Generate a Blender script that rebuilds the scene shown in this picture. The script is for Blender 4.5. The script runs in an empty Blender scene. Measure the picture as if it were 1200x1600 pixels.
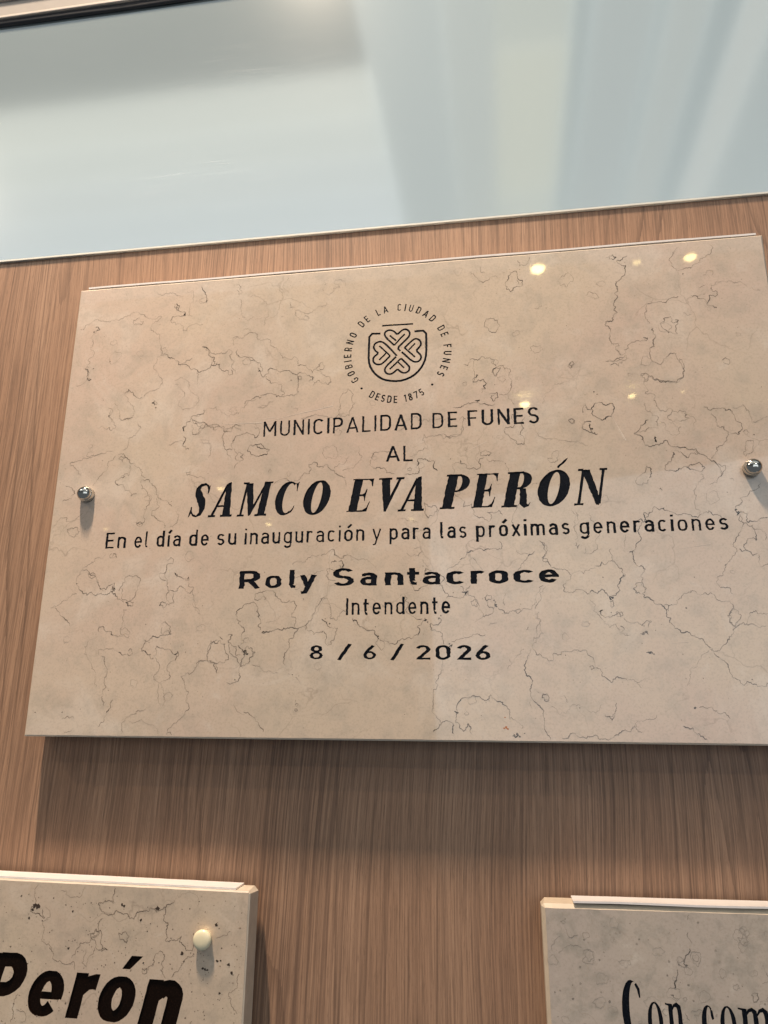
import bpy, bmesh, math, random
import numpy as np
from mathutils import Vector, Matrix, Euler
from mathutils.geometry import delaunay_2d_cdt

scene = bpy.context.scene
COL = scene.collection
rnd = random.Random(11)

# ---------------------------------------------------------------- camera
CAM_ROT = (1.83688, -0.00801, 0.15266)
CAM_LOC = Vector((0.07895, -0.60467, 0.01633))
F_PX = 1180.586            # focal length in photo pixels (photo 1200 x 1600)
cam_data = bpy.data.cameras.new('camera')
cam = bpy.data.objects.new('camera', cam_data)
COL.objects.link(cam)
cam.location = CAM_LOC
cam.rotation_euler = CAM_ROT
cam_data.sensor_fit = 'VERTICAL'
cam_data.sensor_height = 36.0
cam_data.lens = 36.0 * F_PX / 1600.0
cam_data.clip_start = 0.01
cam_data.clip_end = 100
scene.camera = cam

# ---------------------------------------------------------------- world, lamps, exposure
world = bpy.data.worlds.new('World')
scene.world = world
world.use_nodes = True
wb = world.node_tree.nodes['Background']
wb.inputs['Color'].default_value = (0.80, 0.90, 1.0, 1)
wb.inputs['Strength'].default_value = 0.15
vs = scene.view_settings
vs.view_transform = 'Standard'
vs.look = 'None'
vs.gamma = 1
vs.exposure = 0.0
scene.display_settings.display_device = 'sRGB'

CEIL_Z = 2.1

def lamp(name, kind, loc, aim, energy, color, **kw):
    d = bpy.data.lights.new(name, kind)
    d.energy = energy
    d.color = color
    for k, v in kw.items():
        setattr(d, k, v)
    o = bpy.data.objects.new(name, d)
    COL.objects.link(o)
    o.location = loc
    o.rotation_euler = (Vector(aim) - Vector(loc)).to_track_quat('-Z', 'Y').to_euler()
    return o

WARM = (1.0, 0.79, 0.60)
# warm ceiling spot close to the wall, straight above the plaques (long grazing shadows)
wash = lamp('wall_washer_light', 'AREA', (-0.38, -0.645, CEIL_Z - 0.03), (-0.14, -0.02, 0.0), 31, WARM,
            shape='RECTANGLE', size=0.030, size_y=0.22, spread=math.radians(110))
# long side of the lamp runs straight away from the wall: crisp side edge, soft lower edge of the shadows
wash.rotation_euler = (math.radians(20), 0, math.radians(0))
# second and third rows of ceiling spots: the short stepped shadows under the plaque
lamp('ceiling_spot_light', 'SPOT', (-2.1, -1.50, CEIL_Z - 0.03), (0.1, -0.02, 0.1), 40, (1.0, 0.82, 0.64),
     shadow_soft_size=0.03, spot_size=math.radians(60), spot_blend=0.8)
lamp('ceiling_spot_light', 'SPOT', (1.75, -2.72, CEIL_Z - 0.03), (0.1, -0.02, 0.1), 36, (1.0, 0.90, 0.80),
     shadow_soft_size=0.05, spot_size=math.radians(50), spot_blend=0.8)
# daylight window of the room, behind the photographer
lamp('room_window_light', 'AREA', (1.7, -4.6, 0.75), (0.0, 0.0, 0.45), 40, (0.84, 0.93, 1.0),
     shape='RECTANGLE', size=4.6, size_y=1.9)

# ---------------------------------------------------------------- helpers
CM = Euler(CAM_ROT, 'XYZ').to_matrix()

def ray(px, py):
    return (CM @ Vector(((px - 600) / F_PX, -(py - 800) / F_PX, -1.0))).normalized()

FRONT = 0.028      # the plaques' faces stand 28 mm off the wall

def on_plane(px, py, y=-FRONT):
    """measured point of the photograph -> point (x, z) of the upright plane y"""
    d = ray(px, py)
    t = (y - CAM_LOC.y) / d.y
    p = CAM_LOC + d * t
    return p.x, p.z

def ceiling_hit(px, py):
    """the lamp whose mirror image shows at this point of the polished face"""
    d = ray(px, py)
    t = (-FRONT - CAM_LOC.y) / d.y
    p = CAM_LOC + d * t
    d = Vector((d.x, -d.y, d.z))
    return p + d * ((CEIL_Z - p.z) / d.z)

def empty(name, loc, label, cat, group=None, rot=(0, 0, 0)):
    o = bpy.data.objects.new(name, None)
    COL.objects.link(o)
    o.location = loc
    o.rotation_euler = rot
    o.empty_display_size = 0.02
    o['label'] = label
    o['category'] = cat
    if group:
        o['group'] = group
    return o

def mesh_obj(name, verts, faces, mat, parent=None, smooth=False):
    me = bpy.data.meshes.new(name)
    me.from_pydata([tuple(v) for v in verts], [], faces)
    me.validate()
    if mat:
        me.materials.append(mat)
    if smooth:
        for p in me.polygons:
            p.use_smooth = True
    me.update()
    o = bpy.data.objects.new(name, me)
    COL.objects.link(o)
    o.parent = parent
    return o

def box_vf(x0, x1, y0, y1, z0, z1):
    v = [(x0, y0, z0), (x1, y0, z0), (x1, y1, z0), (x0, y1, z0), (x0, y0, z1), (x1, y0, z1), (x1, y1, z1), (x0, y1, z1)]
    f = [(0, 3, 2, 1), (4, 5, 6, 7), (0, 1, 5, 4), (1, 2, 6, 5), (2, 3, 7, 6), (3, 0, 4, 7)]
    return v, f

def bevel_box(name, x0, x1, y0, y1, z0, z1, mat, parent=None, bev=0.001, seg=2):
    v, f = box_vf(x0, x1, y0, y1, z0, z1)
    bm = bmesh.new()
    bv = [bm.verts.new(p) for p in v]
    for q in f:
        bm.faces.new([bv[i] for i in q])
    bmesh.ops.bevel(bm, geom=bm.edges[:], offset=bev, segments=seg, affect='EDGES', profile=0.5)
    me = bpy.data.meshes.new(name)
    bm.to_mesh(me)
    bm.free()
    me.materials.append(mat)
    o = bpy.data.objects.new(name, me)
    COL.objects.link(o)
    o.parent = parent
    return o

def lathe(name, profile, mat, parent, loc, n=40, hexrow=None):
    """profile: (radius, out-from-face); the axis is the face's normal (-Y)"""
    verts, faces = [], []
    for r, h in profile:
        for k in range(n):
            a = 2 * math.pi * k / n
            verts.append((loc[0] + r * math.cos(a), loc[1] - h, loc[2] + r * math.sin(a)))
    m = len(profile)
    for i in range(m - 1):
        for k in range(n):
            k2 = (k + 1) % n
            faces.append((i * n + k, i * n + k2, (i + 1) * n + k2, (i + 1) * n + k))
    faces.append(tuple((m - 1) * n + k for k in range(n)))
    return mesh_obj(name, verts, faces, mat, parent, smooth=True)

# ---------------------------------------------------------------- materials
def new_mat(name):
    m = bpy.data.materials.new(name)
    m.use_nodes = True
    nt = m.node_tree
    b = nt.nodes['Principled BSDF']
    return m, nt, b

def node(nt, kind, **kw):
    n = nt.nodes.new(kind)
    for k, v in kw.items():
        if k in n.inputs.keys():
            n.inputs[k].default_value = v
        else:
            setattr(n, k, v)
    return n

def ramp(nt, src, stops):
    r = nt.nodes.new('ShaderNodeValToRGB')
    e = r.color_ramp.elements
    while len(e) < len(stops):
        e.new(0.5)
    for i, (p, c) in enumerate(stops):
        e[i].position = p
        e[i].color = c if len(c) == 4 else (*c, 1)
    nt.links.new(src, r.inputs['Fac'])
    return r.outputs['Color']

def mixc(nt, fac, a, b, mode='MIX'):
    m = nt.nodes.new('ShaderNodeMix')
    m.data_type = 'RGBA'
    m.blend_type = mode
    for sock, val in ((m.inputs[0], fac), (m.inputs[6], a), (m.inputs[7], b)):
        if isinstance(val, (int, float)):
            sock.default_value = val
        elif isinstance(val, tuple):
            sock.default_value = val if len(val) == 4 else (*val, 1)
        else:
            nt.links.new(val, sock)
    return m.outputs[2]

def mapped(nt, scale=(1, 1, 1), rot=(0, 0, 0), loc=(0, 0, 0), src=None):
    if src is None:
        tc = nt.nodes.new('ShaderNodeTexCoord')
        src = tc.outputs['Object']
    mp = nt.nodes.new('ShaderNodeMapping')
    mp.inputs['Scale'].default_value = scale
    mp.inputs['Rotation'].default_value = rot
    mp.inputs['Location'].default_value = loc
    nt.links.new(src, mp.inputs['Vector'])
    return mp.outputs['Vector']

def noise(nt, vec, scale, detail=4, rough=0.55, dist=0.0):
    n = nt.nodes.new('ShaderNodeTexNoise')
    n.inputs['Scale'].default_value = scale
    n.inputs['Detail'].default_value = detail
    n.inputs['Roughness'].default_value = rough
    n.inputs['Distortion'].default_value = dist
    nt.links.new(vec, n.inputs['Vector'])
    return n.outputs['Fac']

def bump(nt, height, strength, dist, b):
    bp = nt.nodes.new('ShaderNodeBump')
    bp.inputs['Strength'].default_value = strength
    bp.inputs['Distance'].default_value = dist
    nt.links.new(height, bp.inputs['Height'])
    nt.links.new(bp.outputs['Normal'], b.inputs['Normal'])
    return bp

def marble_mat(name, base, pink, pale, grey, seed, mottle=0.5, coat=1.0, spec=0.25):
    m, nt, b = new_mat(name)
    v = mapped(nt, loc=(seed, seed * 0.7, seed * 1.3))
    n1 = noise(nt, v, 5.5, 3, 0.5, 0.6)
    n2 = noise(nt, mapped(nt, loc=(seed + 4, 2, 1)), 13, 4, 0.6, 0.8)
    n3 = noise(nt, mapped(nt, loc=(seed + 9, 5, 3)), 60, 5, 0.65, 0.3)
    n4 = noise(nt, mapped(nt, loc=(seed + 2, 8, 6)), 700, 3, 0.7)
    c = mixc(nt, ramp(nt, n1, [(0.40, (0, 0, 0)), (0.62, (1, 1, 1))]), base, pink)
    c = mixc(nt, ramp(nt, n2, [(0.53, (0, 0, 0)), (0.72, (0.50, 0.50, 0.50))]), c, pale)
    c = mixc(nt, ramp(nt, noise(nt, mapped(nt, loc=(1, seed, 4)), 4.2, 3, 0.5, 0.4), [(0.48, (0, 0, 0)), (0.75, (0.42, 0.42, 0.42))]), c, grey)
    c = mixc(nt, ramp(nt, n3, [(0.30, (mottle, mottle, mottle)), (0.52, (0, 0, 0))]), c, tuple(x * 0.90 for x in grey))
    c = mixc(nt, ramp(nt, n3, [(0.60, (0, 0, 0)), (0.78, (mottle * .8,) * 3)]), c, pale)
    # fine speckle and the odd dark grain
    c = mixc(nt, ramp(nt, n4, [(0.36, (0.22, 0.22, 0.22)), (0.5, (0, 0, 0))]), c, (0.30, 0.24, 0.19))
    vor = node(nt, 'ShaderNodeTexVoronoi', Scale=150.0)
    nt.links.new(v, vor.inputs['Vector'])
    gate = noise(nt, mapped(nt, loc=(3, seed, 8)), 22, 2, 0.5)
    spot = ramp(nt, vor.outputs['Distance'], [(0.035, (1, 1, 1)), (0.09, (0, 0, 0))])
    gt = ramp(nt, gate, [(0.55, (0, 0, 0)), (0.62, (0.5, 0.5, 0.5))])
    c = mixc(nt, mixc(nt, 1.0, spot, gt, 'MULTIPLY'), c, (0.16, 0.12, 0.09))
    # faint hairline veins: closed cells warped by noise, only here and there
    nv = node(nt, 'ShaderNodeTexNoise', Scale=16.0, Detail=5.0)
    nt.links.new(v, nv.inputs['Vector'])
    add = node(nt, 'ShaderNodeVectorMath', operation='MULTIPLY_ADD')
    nt.links.new(nv.outputs['Color'], add.inputs[0])
    add.inputs[1].default_value = (0.09, 0.09, 0.09)
    nt.links.new(v, add.inputs[2])
    vo = node(nt, 'ShaderNodeTexVoronoi', Scale=17.0)
    vo.feature = 'DISTANCE_TO_EDGE'
    nt.links.new(add.outputs[0], vo.inputs['Vector'])
    line = ramp(nt, vo.outputs['Distance'], [(0.0, (1, 1, 1)), (0.013, (0, 0, 0))])
    g2 = ramp(nt, noise(nt, mapped(nt, loc=(7, seed, 2)), 11, 3, 0.6), [(0.50, (0, 0, 0)), (0.64, (0.38, 0.38, 0.38))])
    c = mixc(nt, mixc(nt, 1.0, line, g2, 'MULTIPLY'), c, (0.20, 0.155, 0.12))
    nt.links.new(c, b.inputs['Base Color'])
    b.inputs['Specular IOR Level'].default_value = spec
    rr = nt.nodes.new('ShaderNodeMapRange')
    nt.links.new(n2, rr.inputs['Value'])
    rr.inputs['To Min'].default_value = 0.20
    rr.inputs['To Max'].default_value = 0.32
    b.inputs['Coat Weight'].default_value = coat
    b.inputs['Coat Roughness'].default_value = 0.03
    b.inputs['Coat IOR'].default_value = 1.5
    nt.links.new(rr.outputs['Result'], b.inputs['Roughness'])
    bump(nt, noise(nt, v, 90, 3, 0.6), 0.03, 0.0002, b)
    return m

M_marble = marble_mat('beige_marble', (0.600, 0.488, 0.378), (0.580, 0.450, 0.362), (0.68, 0.610, 0.53), (0.46, 0.400, 0.325), 1.0, 0.50)
M_marble_l = marble_mat('beige_marble_pitted', (0.56, 0.455, 0.345), (0.53, 0.415, 0.325), (0.65, 0.57, 0.47), (0.42, 0.355, 0.28), 5.0, 0.6)
M_marble_r = marble_mat('grey_beige_marble', (0.50, 0.430, 0.362), (0.47, 0.400, 0.350), (0.62, 0.56, 0.49), (0.38, 0.345, 0.295), 9.0, 1.0, 0.25)

def edge_mat(name, col, rough=0.45):
    m, nt, b = new_mat(name)
    n = noise(nt, mapped(nt), 90, 4, 0.6, 0.5)
    c = mixc(nt, ramp(nt, n, [(0.35, (0.6, 0.6, 0.6)), (0.6, (0, 0, 0))]), col, tuple(x * 0.8 for x in col))
    nt.links.new(c, b.inputs['Base Color'])
    b.inputs['Roughness'].default_value = rough
    bump(nt, n, 0.15, 0.0006, b)
    return m
M_edge = edge_mat('sawn_marble_edge', (0.64, 0.55, 0.44))
M_edge_r = edge_mat('sawn_marble_edge_cream', (0.60, 0.50, 0.38))

def paint_mat(name, c0, c1, rough):
    m, nt, b = new_mat(name)
    n = noise(nt, mapped(nt), 900, 4, 0.7)
    c = mixc(nt, ramp(nt, n, [(0.50, (0, 0, 0)), (0.75, (1, 1, 1))]), c0, c1)
    nt.links.new(c, b.inputs['Base Color'])
    b.inputs['Roughness'].default_value = rough
    b.inputs['Specular IOR Level'].default_value = 0.10
    bump(nt, n, 0.4, 0.0003, b)
    return m
M_ink = paint_mat('black_engraving_paint', (0.0025, 0.004, 0.008), (0.014, 0.017, 0.024), 0.5)
M_ink_thin = paint_mat('worn_engraving_paint', (0.006, 0.006, 0.007), (0.05, 0.042, 0.035), 0.6)
M_brown_ink = paint_mat('brown_black_engraving_paint', (0.006, 0.0030, 0.0018), (0.020, 0.010, 0.006), 0.40)

def vein_mat():
    m, nt, b = new_mat('marble_vein')
    at = nt.nodes.new('ShaderNodeAttribute')
    at.attribute_name = 'tone'
    nt.links.new(at.outputs['Color'], b.inputs['Base Color'])
    b.inputs['Roughness'].default_value = 0.25
    b.inputs['Specular IOR Level'].default_value = 0.25
    b.inputs['Coat Weight'].default_value = 0.9
    b.inputs['Coat Roughness'].default_value = 0.03
    return m
M_vein = vein_mat()

def wood_mat():
    m, nt, b = new_mat('oak_veneer')
    tc = nt.nodes.new('ShaderNodeTexCoord')
    obj = tc.outputs['Object']
    # slow sideways drift makes the grain bend
    nv = node(nt, 'ShaderNodeTexNoise', Scale=3.2, Detail=2.0)
    nt.links.new(mapped(nt, (1, 1, 0.55), src=obj), nv.inputs['Vector'])
    sub = node(nt, 'ShaderNodeVectorMath', operation='MULTIPLY_ADD')
    nt.links.new(nv.outputs['Color'], sub.inputs[0])
    sub.inputs[1].default_value = (0.055, 0.0, 0.0)
    nt.links.new(obj, sub.inputs[2])
    w = sub.outputs[0]
    broad = noise(nt, mapped(nt, (22, 1, 0.9), src=w), 1, 3, 0.6)
    mid = noise(nt, mapped(nt, (210, 1, 2.6), src=w), 1, 4, 0.65)
    fine = noise(nt, mapped(nt, (760, 1, 14), src=w), 1, 4, 0.7)
    pores = noise(nt, mapped(nt, (1300, 1, 70), src=w), 1, 3, 0.75)
    c = ramp(nt, broad, [(0.30, (0.315, 0.183, 0.115)), (0.5, (0.365, 0.220, 0.140)), (0.70, (0.415, 0.258, 0.168))])
    c = mixc(nt, ramp(nt, mid, [(0.34, (0.52, 0.52, 0.52)), (0.53, (0, 0, 0))]), c, (0.175, 0.104, 0.068))
    c = mixc(nt, ramp(nt, fine, [(0.34, (0.72, 0.72, 0.72)), (0.54, (0, 0, 0))]), c, (0.150, 0.090, 0.060))
    c = mixc(nt, ramp(nt, fine, [(0.56, (0, 0, 0)), (0.76, (0.35, 0.35, 0.35))]), c, (0.47, 0.33, 0.235))
    c = mixc(nt, ramp(nt, pores, [(0.28, (0.65, 0.65, 0.65)), (0.45, (0, 0, 0))]), c, (0.115, 0.070, 0.046))
    c = mixc(nt, ramp(nt, pores, [(0.60, (0, 0, 0)), (0.80, (0.40, 0.40, 0.40))]), c, (0.56, 0.41, 0.30))
    # crisp thin dark lines that run the whole height, denser in some leaves
    lv = noise(nt, mapped(nt, (150, 1, 0.55), src=w), 1, 2, 0.5)
    l1 = ramp(nt, lv, [(0.470, (0, 0, 0)), (0.495, (1, 1, 1)), (0.520, (0, 0, 0))])
    lv2 = noise(nt, mapped(nt, (95, 1, 0.4), loc=(3, 0, 1), src=w), 1, 2, 0.5)
    l2 = ramp(nt, lv2, [(0.485, (0, 0, 0)), (0.50, (1, 1, 1)), (0.515, (0, 0, 0))])
    gl_ = ramp(nt, noise(nt, mapped(nt, (8, 1, 0.5), loc=(2.3, 0, 0), src=obj), 1, 2, 0.5), [(0.40, (0.12, 0.12, 0.12)), (0.62, (0.62, 0.62, 0.62))])
    c = mixc(nt, mixc(nt, 1.0, mixc(nt, 1.0, l1, l2, 'LIGHTEN'), gl_, 'MULTIPLY'), c, (0.120, 0.070, 0.050))
    # sharp dark growth lines that close into arches in some leaves of the veneer
    arch = node(nt, 'ShaderNodeTexNoise', Scale=1.0, Detail=1.5)
    nt.links.new(mapped(nt, (9.0, 1, 0.30), loc=(0.35, 0, 0.2), src=obj), arch.inputs['Vector'])
    mul = node(nt, 'ShaderNodeMath', operation='MULTIPLY')
    nt.links.new(arch.outputs['Fac'], mul.inputs[0])
    mul.inputs[1].default_value = 34.0
    jit = node(nt, 'ShaderNodeMath', operation='MULTIPLY_ADD')
    nt.links.new(mid, jit.inputs[0])
    jit.inputs[1].default_value = 0.22
    nt.links.new(mul.outputs[0], jit.inputs[2])
    frc = node(nt, 'ShaderNodeMath', operation='FRACT')
    nt.links.new(jit.outputs[0], frc.inputs[0])
    ln = ramp(nt, frc.outputs[0], [(0.0, (1, 1, 1)), (0.16, (0, 0, 0))])
    gt = ramp(nt, noise(nt, mapped(nt, (7, 1, 0.8), src=obj), 1, 2, 0.5), [(0.42, (0.03, 0.03, 0.03)), (0.64, (0.60, 0.60, 0.60))])
    c = mixc(nt, mixc(nt, 1.0, ln, gt, 'MULTIPLY'), c, (0.095, 0.055, 0.038))
    # a few short dark mineral flecks
    vor = node(nt, 'ShaderNodeTexVoronoi', Scale=1.0)
    nt.links.new(mapped(nt, (34, 1, 5.5), src=w), vor.inputs['Vector'])
    fl = ramp(nt, vor.outputs['Distance'], [(0.030, (0.8, 0.8, 0.8)), (0.075, (0, 0, 0))])
    gf = ramp(nt, noise(nt, mapped(nt, (6, 1, 6), loc=(5, 0, 2), src=obj), 1, 1, 0.5), [(0.58, (0, 0, 0)), (0.62, (1, 1, 1))])
    c = mixc(nt, mixc(nt, 1.0, fl, gf, 'MULTIPLY'), c, (0.055, 0.030, 0.020))
    nt.links.new(c, b.inputs['Base Color'])
    rr = nt.nodes.new('ShaderNodeMapRange')
    nt.links.new(fine, rr.inputs['Value'])
    rr.inputs['To Min'].default_value = 0.55
    rr.inputs['To Max'].default_value = 0.34
    nt.links.new(rr.outputs['Result'], b.inputs['Roughness'])
    b.inputs['Specular IOR Level'].default_value = 0.35
    bump(nt, fine, 0.25, 0.0003, b)
    return m
M_wood = wood_mat()

def plain(name, col, rough=0.5, metal=0.0, spec=0.5):
    m, nt, b = new_mat(name)
    n = noise(nt, mapped(nt), 70, 3, 0.6)
    c = mixc(nt, ramp(nt, n, [(0.4, (0.35, 0.35, 0.35)), (0.65, (0, 0, 0))]), col, tuple(x * 0.86 for x in col))
    nt.links.new(c, b.inputs['Base Color'])
    b.inputs['Roughness'].default_value = rough
    b.inputs['Metallic'].default_value = metal
    b.inputs['Specular IOR Level'].default_value = spec
    return m
M_chrome = plain('polished_steel', (0.62, 0.59, 0.53), 0.13, 1.0)
M_cream = plain('cream_plastic', (0.80, 0.72, 0.50), 0.28)
M_strip = plain('white_plastic_strip', (0.78, 0.74, 0.72), 0.35)
M_alu = plain('matt_aluminium', (0.36, 0.335, 0.31), 0.38, 0.25)
M_alu_lip = plain('aluminium_lip', (0.62, 0.56, 0.50), 0.30, 0.3)
M_gasket = plain('black_rubber_gasket', (0.010, 0.012, 0.018), 0.55)
M_glass_edge = plain('ground_glass_edge', (0.68, 0.68, 0.62), 0.4)

def pane_mat():
    """satin sheet: a pale back coat under a smeared, mirror-like surface film"""
    m, nt, b = new_mat('satin_glass')
    tc = nt.nodes.new('ShaderNodeTexCoord')
    obj = tc.outputs['Object']
    # wiped-on smears, gathered in two patches on the left
    wob = node(nt, 'ShaderNodeTexNoise', Scale=6.0, Detail=2.0)
    nt.links.new(obj, wob.inputs['Vector'])
    wv_ = node(nt, 'ShaderNodeVectorMath', operation='MULTIPLY_ADD')
    nt.links.new(wob.outputs['Color'], wv_.inputs[0])
    wv_.inputs[1].default_value = (0, 0, 0.03)
    nt.links.new(obj, wv_.inputs[2])
    streak = noise(nt, mapped(nt, (14, 1, 520), (0, math.radians(-2), 0), src=wv_.outputs[0]), 1, 5, 0.75)
    gates = None
    for (cx_, cz_, sx_, sz_) in ((-0.155, 0.085, 7.0, 17.0), (-0.10, 0.205, 6.0, 13.0)):
        ds = node(nt, 'ShaderNodeVectorMath', operation='LENGTH')
        nt.links.new(mapped(nt, (sx_, 0, sz_), loc=(-cx_ * sx_, 0, -cz_ * sz_), src=obj), ds.inputs[0])
        gq = ramp(nt, ds.outputs['Value'], [(0.15, (1, 1, 1)), (0.95, (0, 0, 0))])
        gates = gq if gates is None else mixc(nt, 1.0, gates, gq, 'ADD')
    gn = ramp(nt, noise(nt, mapped(nt, (3.2, 1, 5), loc=(0.3, 0, 0.5), src=obj), 1, 2, 0.5), [(0.5, (0, 0, 0)), (0.7, (0.35, 0.35, 0.35))])
    g = mixc(nt, 1.0, gates, gn, 'ADD')
    s = ramp(nt, streak, [(0.50, (0, 0, 0)), (0.66, (1, 1, 1))])
    sg = mixc(nt, 1.0, s, g, 'MULTIPLY')
    diff = nt.nodes.new('ShaderNodeBsdfDiffuse')
    base = mixc(nt, 0.0, (0.315, 0.375, 0.378), (0.315, 0.375, 0.378))
    nt.links.new(mixc(nt, mixc(nt, 1.0, sg, (0.34, 0.34, 0.34), 'MULTIPLY'), base, (0.80, 0.84, 0.84)), diff.inputs['Color'])
    gl = nt.nodes.new('ShaderNodeBsdfGlossy')
    gl.inputs['Color'].default_value = (0.80, 0.84, 0.84, 1)
    gl.inputs['Roughness'].default_value = 0.095
    bp = nt.nodes.new('ShaderNodeBump')
    bp.inputs['Strength'].default_value = 0.04
    bp.inputs['Distance'].default_value = 0.0002
    nt.links.new(noise(nt, obj, 240, 3, 0.6), bp.inputs['Height'])
    nt.links.new(bp.outputs['Normal'], gl.inputs['Normal'])
    mx = nt.nodes.new('ShaderNodeMixShader')
    mx.inputs[0].default_value = 0.64
    nt.links.new(diff.outputs[0], mx.inputs[1])
    nt.links.new(gl.outputs[0], mx.inputs[2])
    out = nt.nodes['Material Output']
    nt.links.new(mx.outputs[0], out.inputs['Surface'])
    nt.nodes.remove(b)
    return m
M_pane = pane_mat()

def glow_mat(name, col, strength):
    m, nt, b = new_mat(name)
    b.inputs['Base Color'].default_value = (0.7, 0.7, 0.7, 1)
    b.inputs['Emission Color'].default_value = (*col, 1)
    b.inputs['Emission Strength'].default_value = strength
    return m

# ---------------------------------------------------------------- setting: wall, pane, frame, ceiling
Z_EDGE = 0.4570
v, f = box_vf(-1.6, 1.6, 0.0, 0.018, -1.5, Z_EDGE)
wall = mesh_obj('wall', v, f, M_wood)
wall['kind'] = 'structure'

pane = empty('glass_panel', (-0.05, 0, Z_EDGE), 'satin pale blue-grey glass panel above the wood veneer wall', 'glass panel')
v, f = box_vf(-1.5, 1.6, -0.0020, 0.012, 0.0022, 0.330)
mesh_obj('pane', v, f, M_pane, pane)
v, f = box_vf(-1.5, 1.6, -0.0024, 0.012, 0.0004, 0.0021)
mesh_obj('edge_trim', v, f, M_glass_edge, pane)

fr = empty('window_frame', (-0.05, 0, 0.764), 'grey aluminium frame with black rubber gasket above the glass panel', 'window frame')
bm_v, bm_f = [], []
# gasket: a slightly lumpy rubber profile
N = 60
prof = [(0.0, -0.0022), (-0.001, -0.0040), (0.001, -0.0058), (0.0050, -0.0060), (0.0070, -0.003)]
for i in range(N + 1):
    x = -1.5 + 3.1 * i / N
    for (dz, y) in prof:
        bm_v.append((x, y + rnd.uniform(-1, 1) * 0.0005, dz - 0.002 + rnd.uniform(-1, 1) * 0.0006))
K = len(prof)
for i in range(N):
    for k in range(K - 1):
        a = i * K + k
        bm_f.append((a, a + 1, a + K + 1, a + K))
mesh_obj('gasket', bm_v, bm_f, M_gasket, fr, smooth=True)
bevel_box('frame_lip', -1.5, 1.6, -0.0085, 0.012, 0.0045, 0.0078, M_alu_lip, fr, 0.0006)
bevel_box('frame_rail', -1.5, 1.6, -0.0070, 0.012, 0.0080, 0.0290, M_alu, fr, 0.0008)
bevel_box('outer_bead', -1.5, 1.6, -0.0110, 0.012, 0.0293, 0.075, M_alu_lip, fr, 0.001)

# ceiling: boards running away from the wall, their brightness added as glow
v, f = box_vf(-8, 8, -12, 0.05, CEIL_Z + 0.06, CEIL_Z + 0.12)
M_ceil = plain('ceiling_plaster', (0.42, 0.43, 0.42), 0.8)
ceil = mesh_obj('ceiling', v, f, M_ceil)
ceil['kind'] = 'structure'
PANELS = [
    # x0, x1, y0 (far), y1 (near), colour, strength: added glow of the boards mirrored in the satin glass
    (-3.6, -0.30, -1.400, -0.80, (0.86, 1.00, 1.10), 0.13),
    (-3.6, -0.30, -1.600, -1.405, (1.0, 1.00, 0.92), 0.72),
    (-3.6, -0.30, -1.800, -1.605, (0.98, 1.00, 0.95), 0.71),
    (-3.6, -0.30, -2.000, -1.805, (0.97, 1.00, 0.99), 0.71),
    (-3.6, -0.30, -2.200, -2.005, (0.95, 1.00, 1.02), 0.72),
    (-3.6, -0.30, -2.700, -2.205, (0.94, 1.00, 1.04), 0.73),
    (-0.295, -0.045, -2.70, -0.80, (0.93, 1.00, 1.0), 0.49),
    (-0.040, 0.120, -2.70, -0.80, (0.96, 1.00, 0.96), 0.51),
    (0.125, 0.350, -2.10, -1.400, (1.00, 0.98, 0.82), 0.64),
    (0.125, 0.350, -2.70, -2.105, (0.98, 1.00, 0.90), 0.58),
    (0.125, 0.350, -1.395, -0.80, (0.98, 1.00, 0.90), 0.55),
    (0.355, 0.415, -2.70, -0.80, (0.86, 1.00, 1.04), 0.37),
    (0.420, 0.605, -2.70, -0.80, (0.93, 1.00, 1.0), 0.45),
    (0.610, 0.640, -2.70, -0.80, (0.86, 1.00, 1.04), 0.35),
    (0.645, 0.765, -2.70, -0.80, (0.96, 1.00, 0.97), 0.49),
    (0.770, 0.860, -2.70, -0.80, (0.86, 1.00, 1.04), 0.36),
    (0.865, 0.960, -2.70, -0.80, (1.00, 1.00, 0.95), 0.60),
    (0.965, 2.6, -2.70, -0.80, (0.92, 1.00, 1.0), 0.44),
]
for x0, x1, y0, y1, c, s in PANELS:
    o = bevel_box('ceiling_glow_board', x0, x1, y0, y1, CEIL_Z, CEIL_Z + 0.058, glow_mat('panel_glow', c, s), None, 0.002, 1)
    o['kind'] = 'structure'

# ================================================================ lettering
def arc(cx, cy, rx, ry, a0, a1, n=None):
    n = n or max(3, int(abs(a1 - a0) / 16))
    return [(cx + rx * math.cos(math.radians(a0 + (a1 - a0) * i / n)),
             cy + ry * math.sin(math.radians(a0 + (a1 - a0) * i / n))) for i in range(n + 1)]

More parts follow.
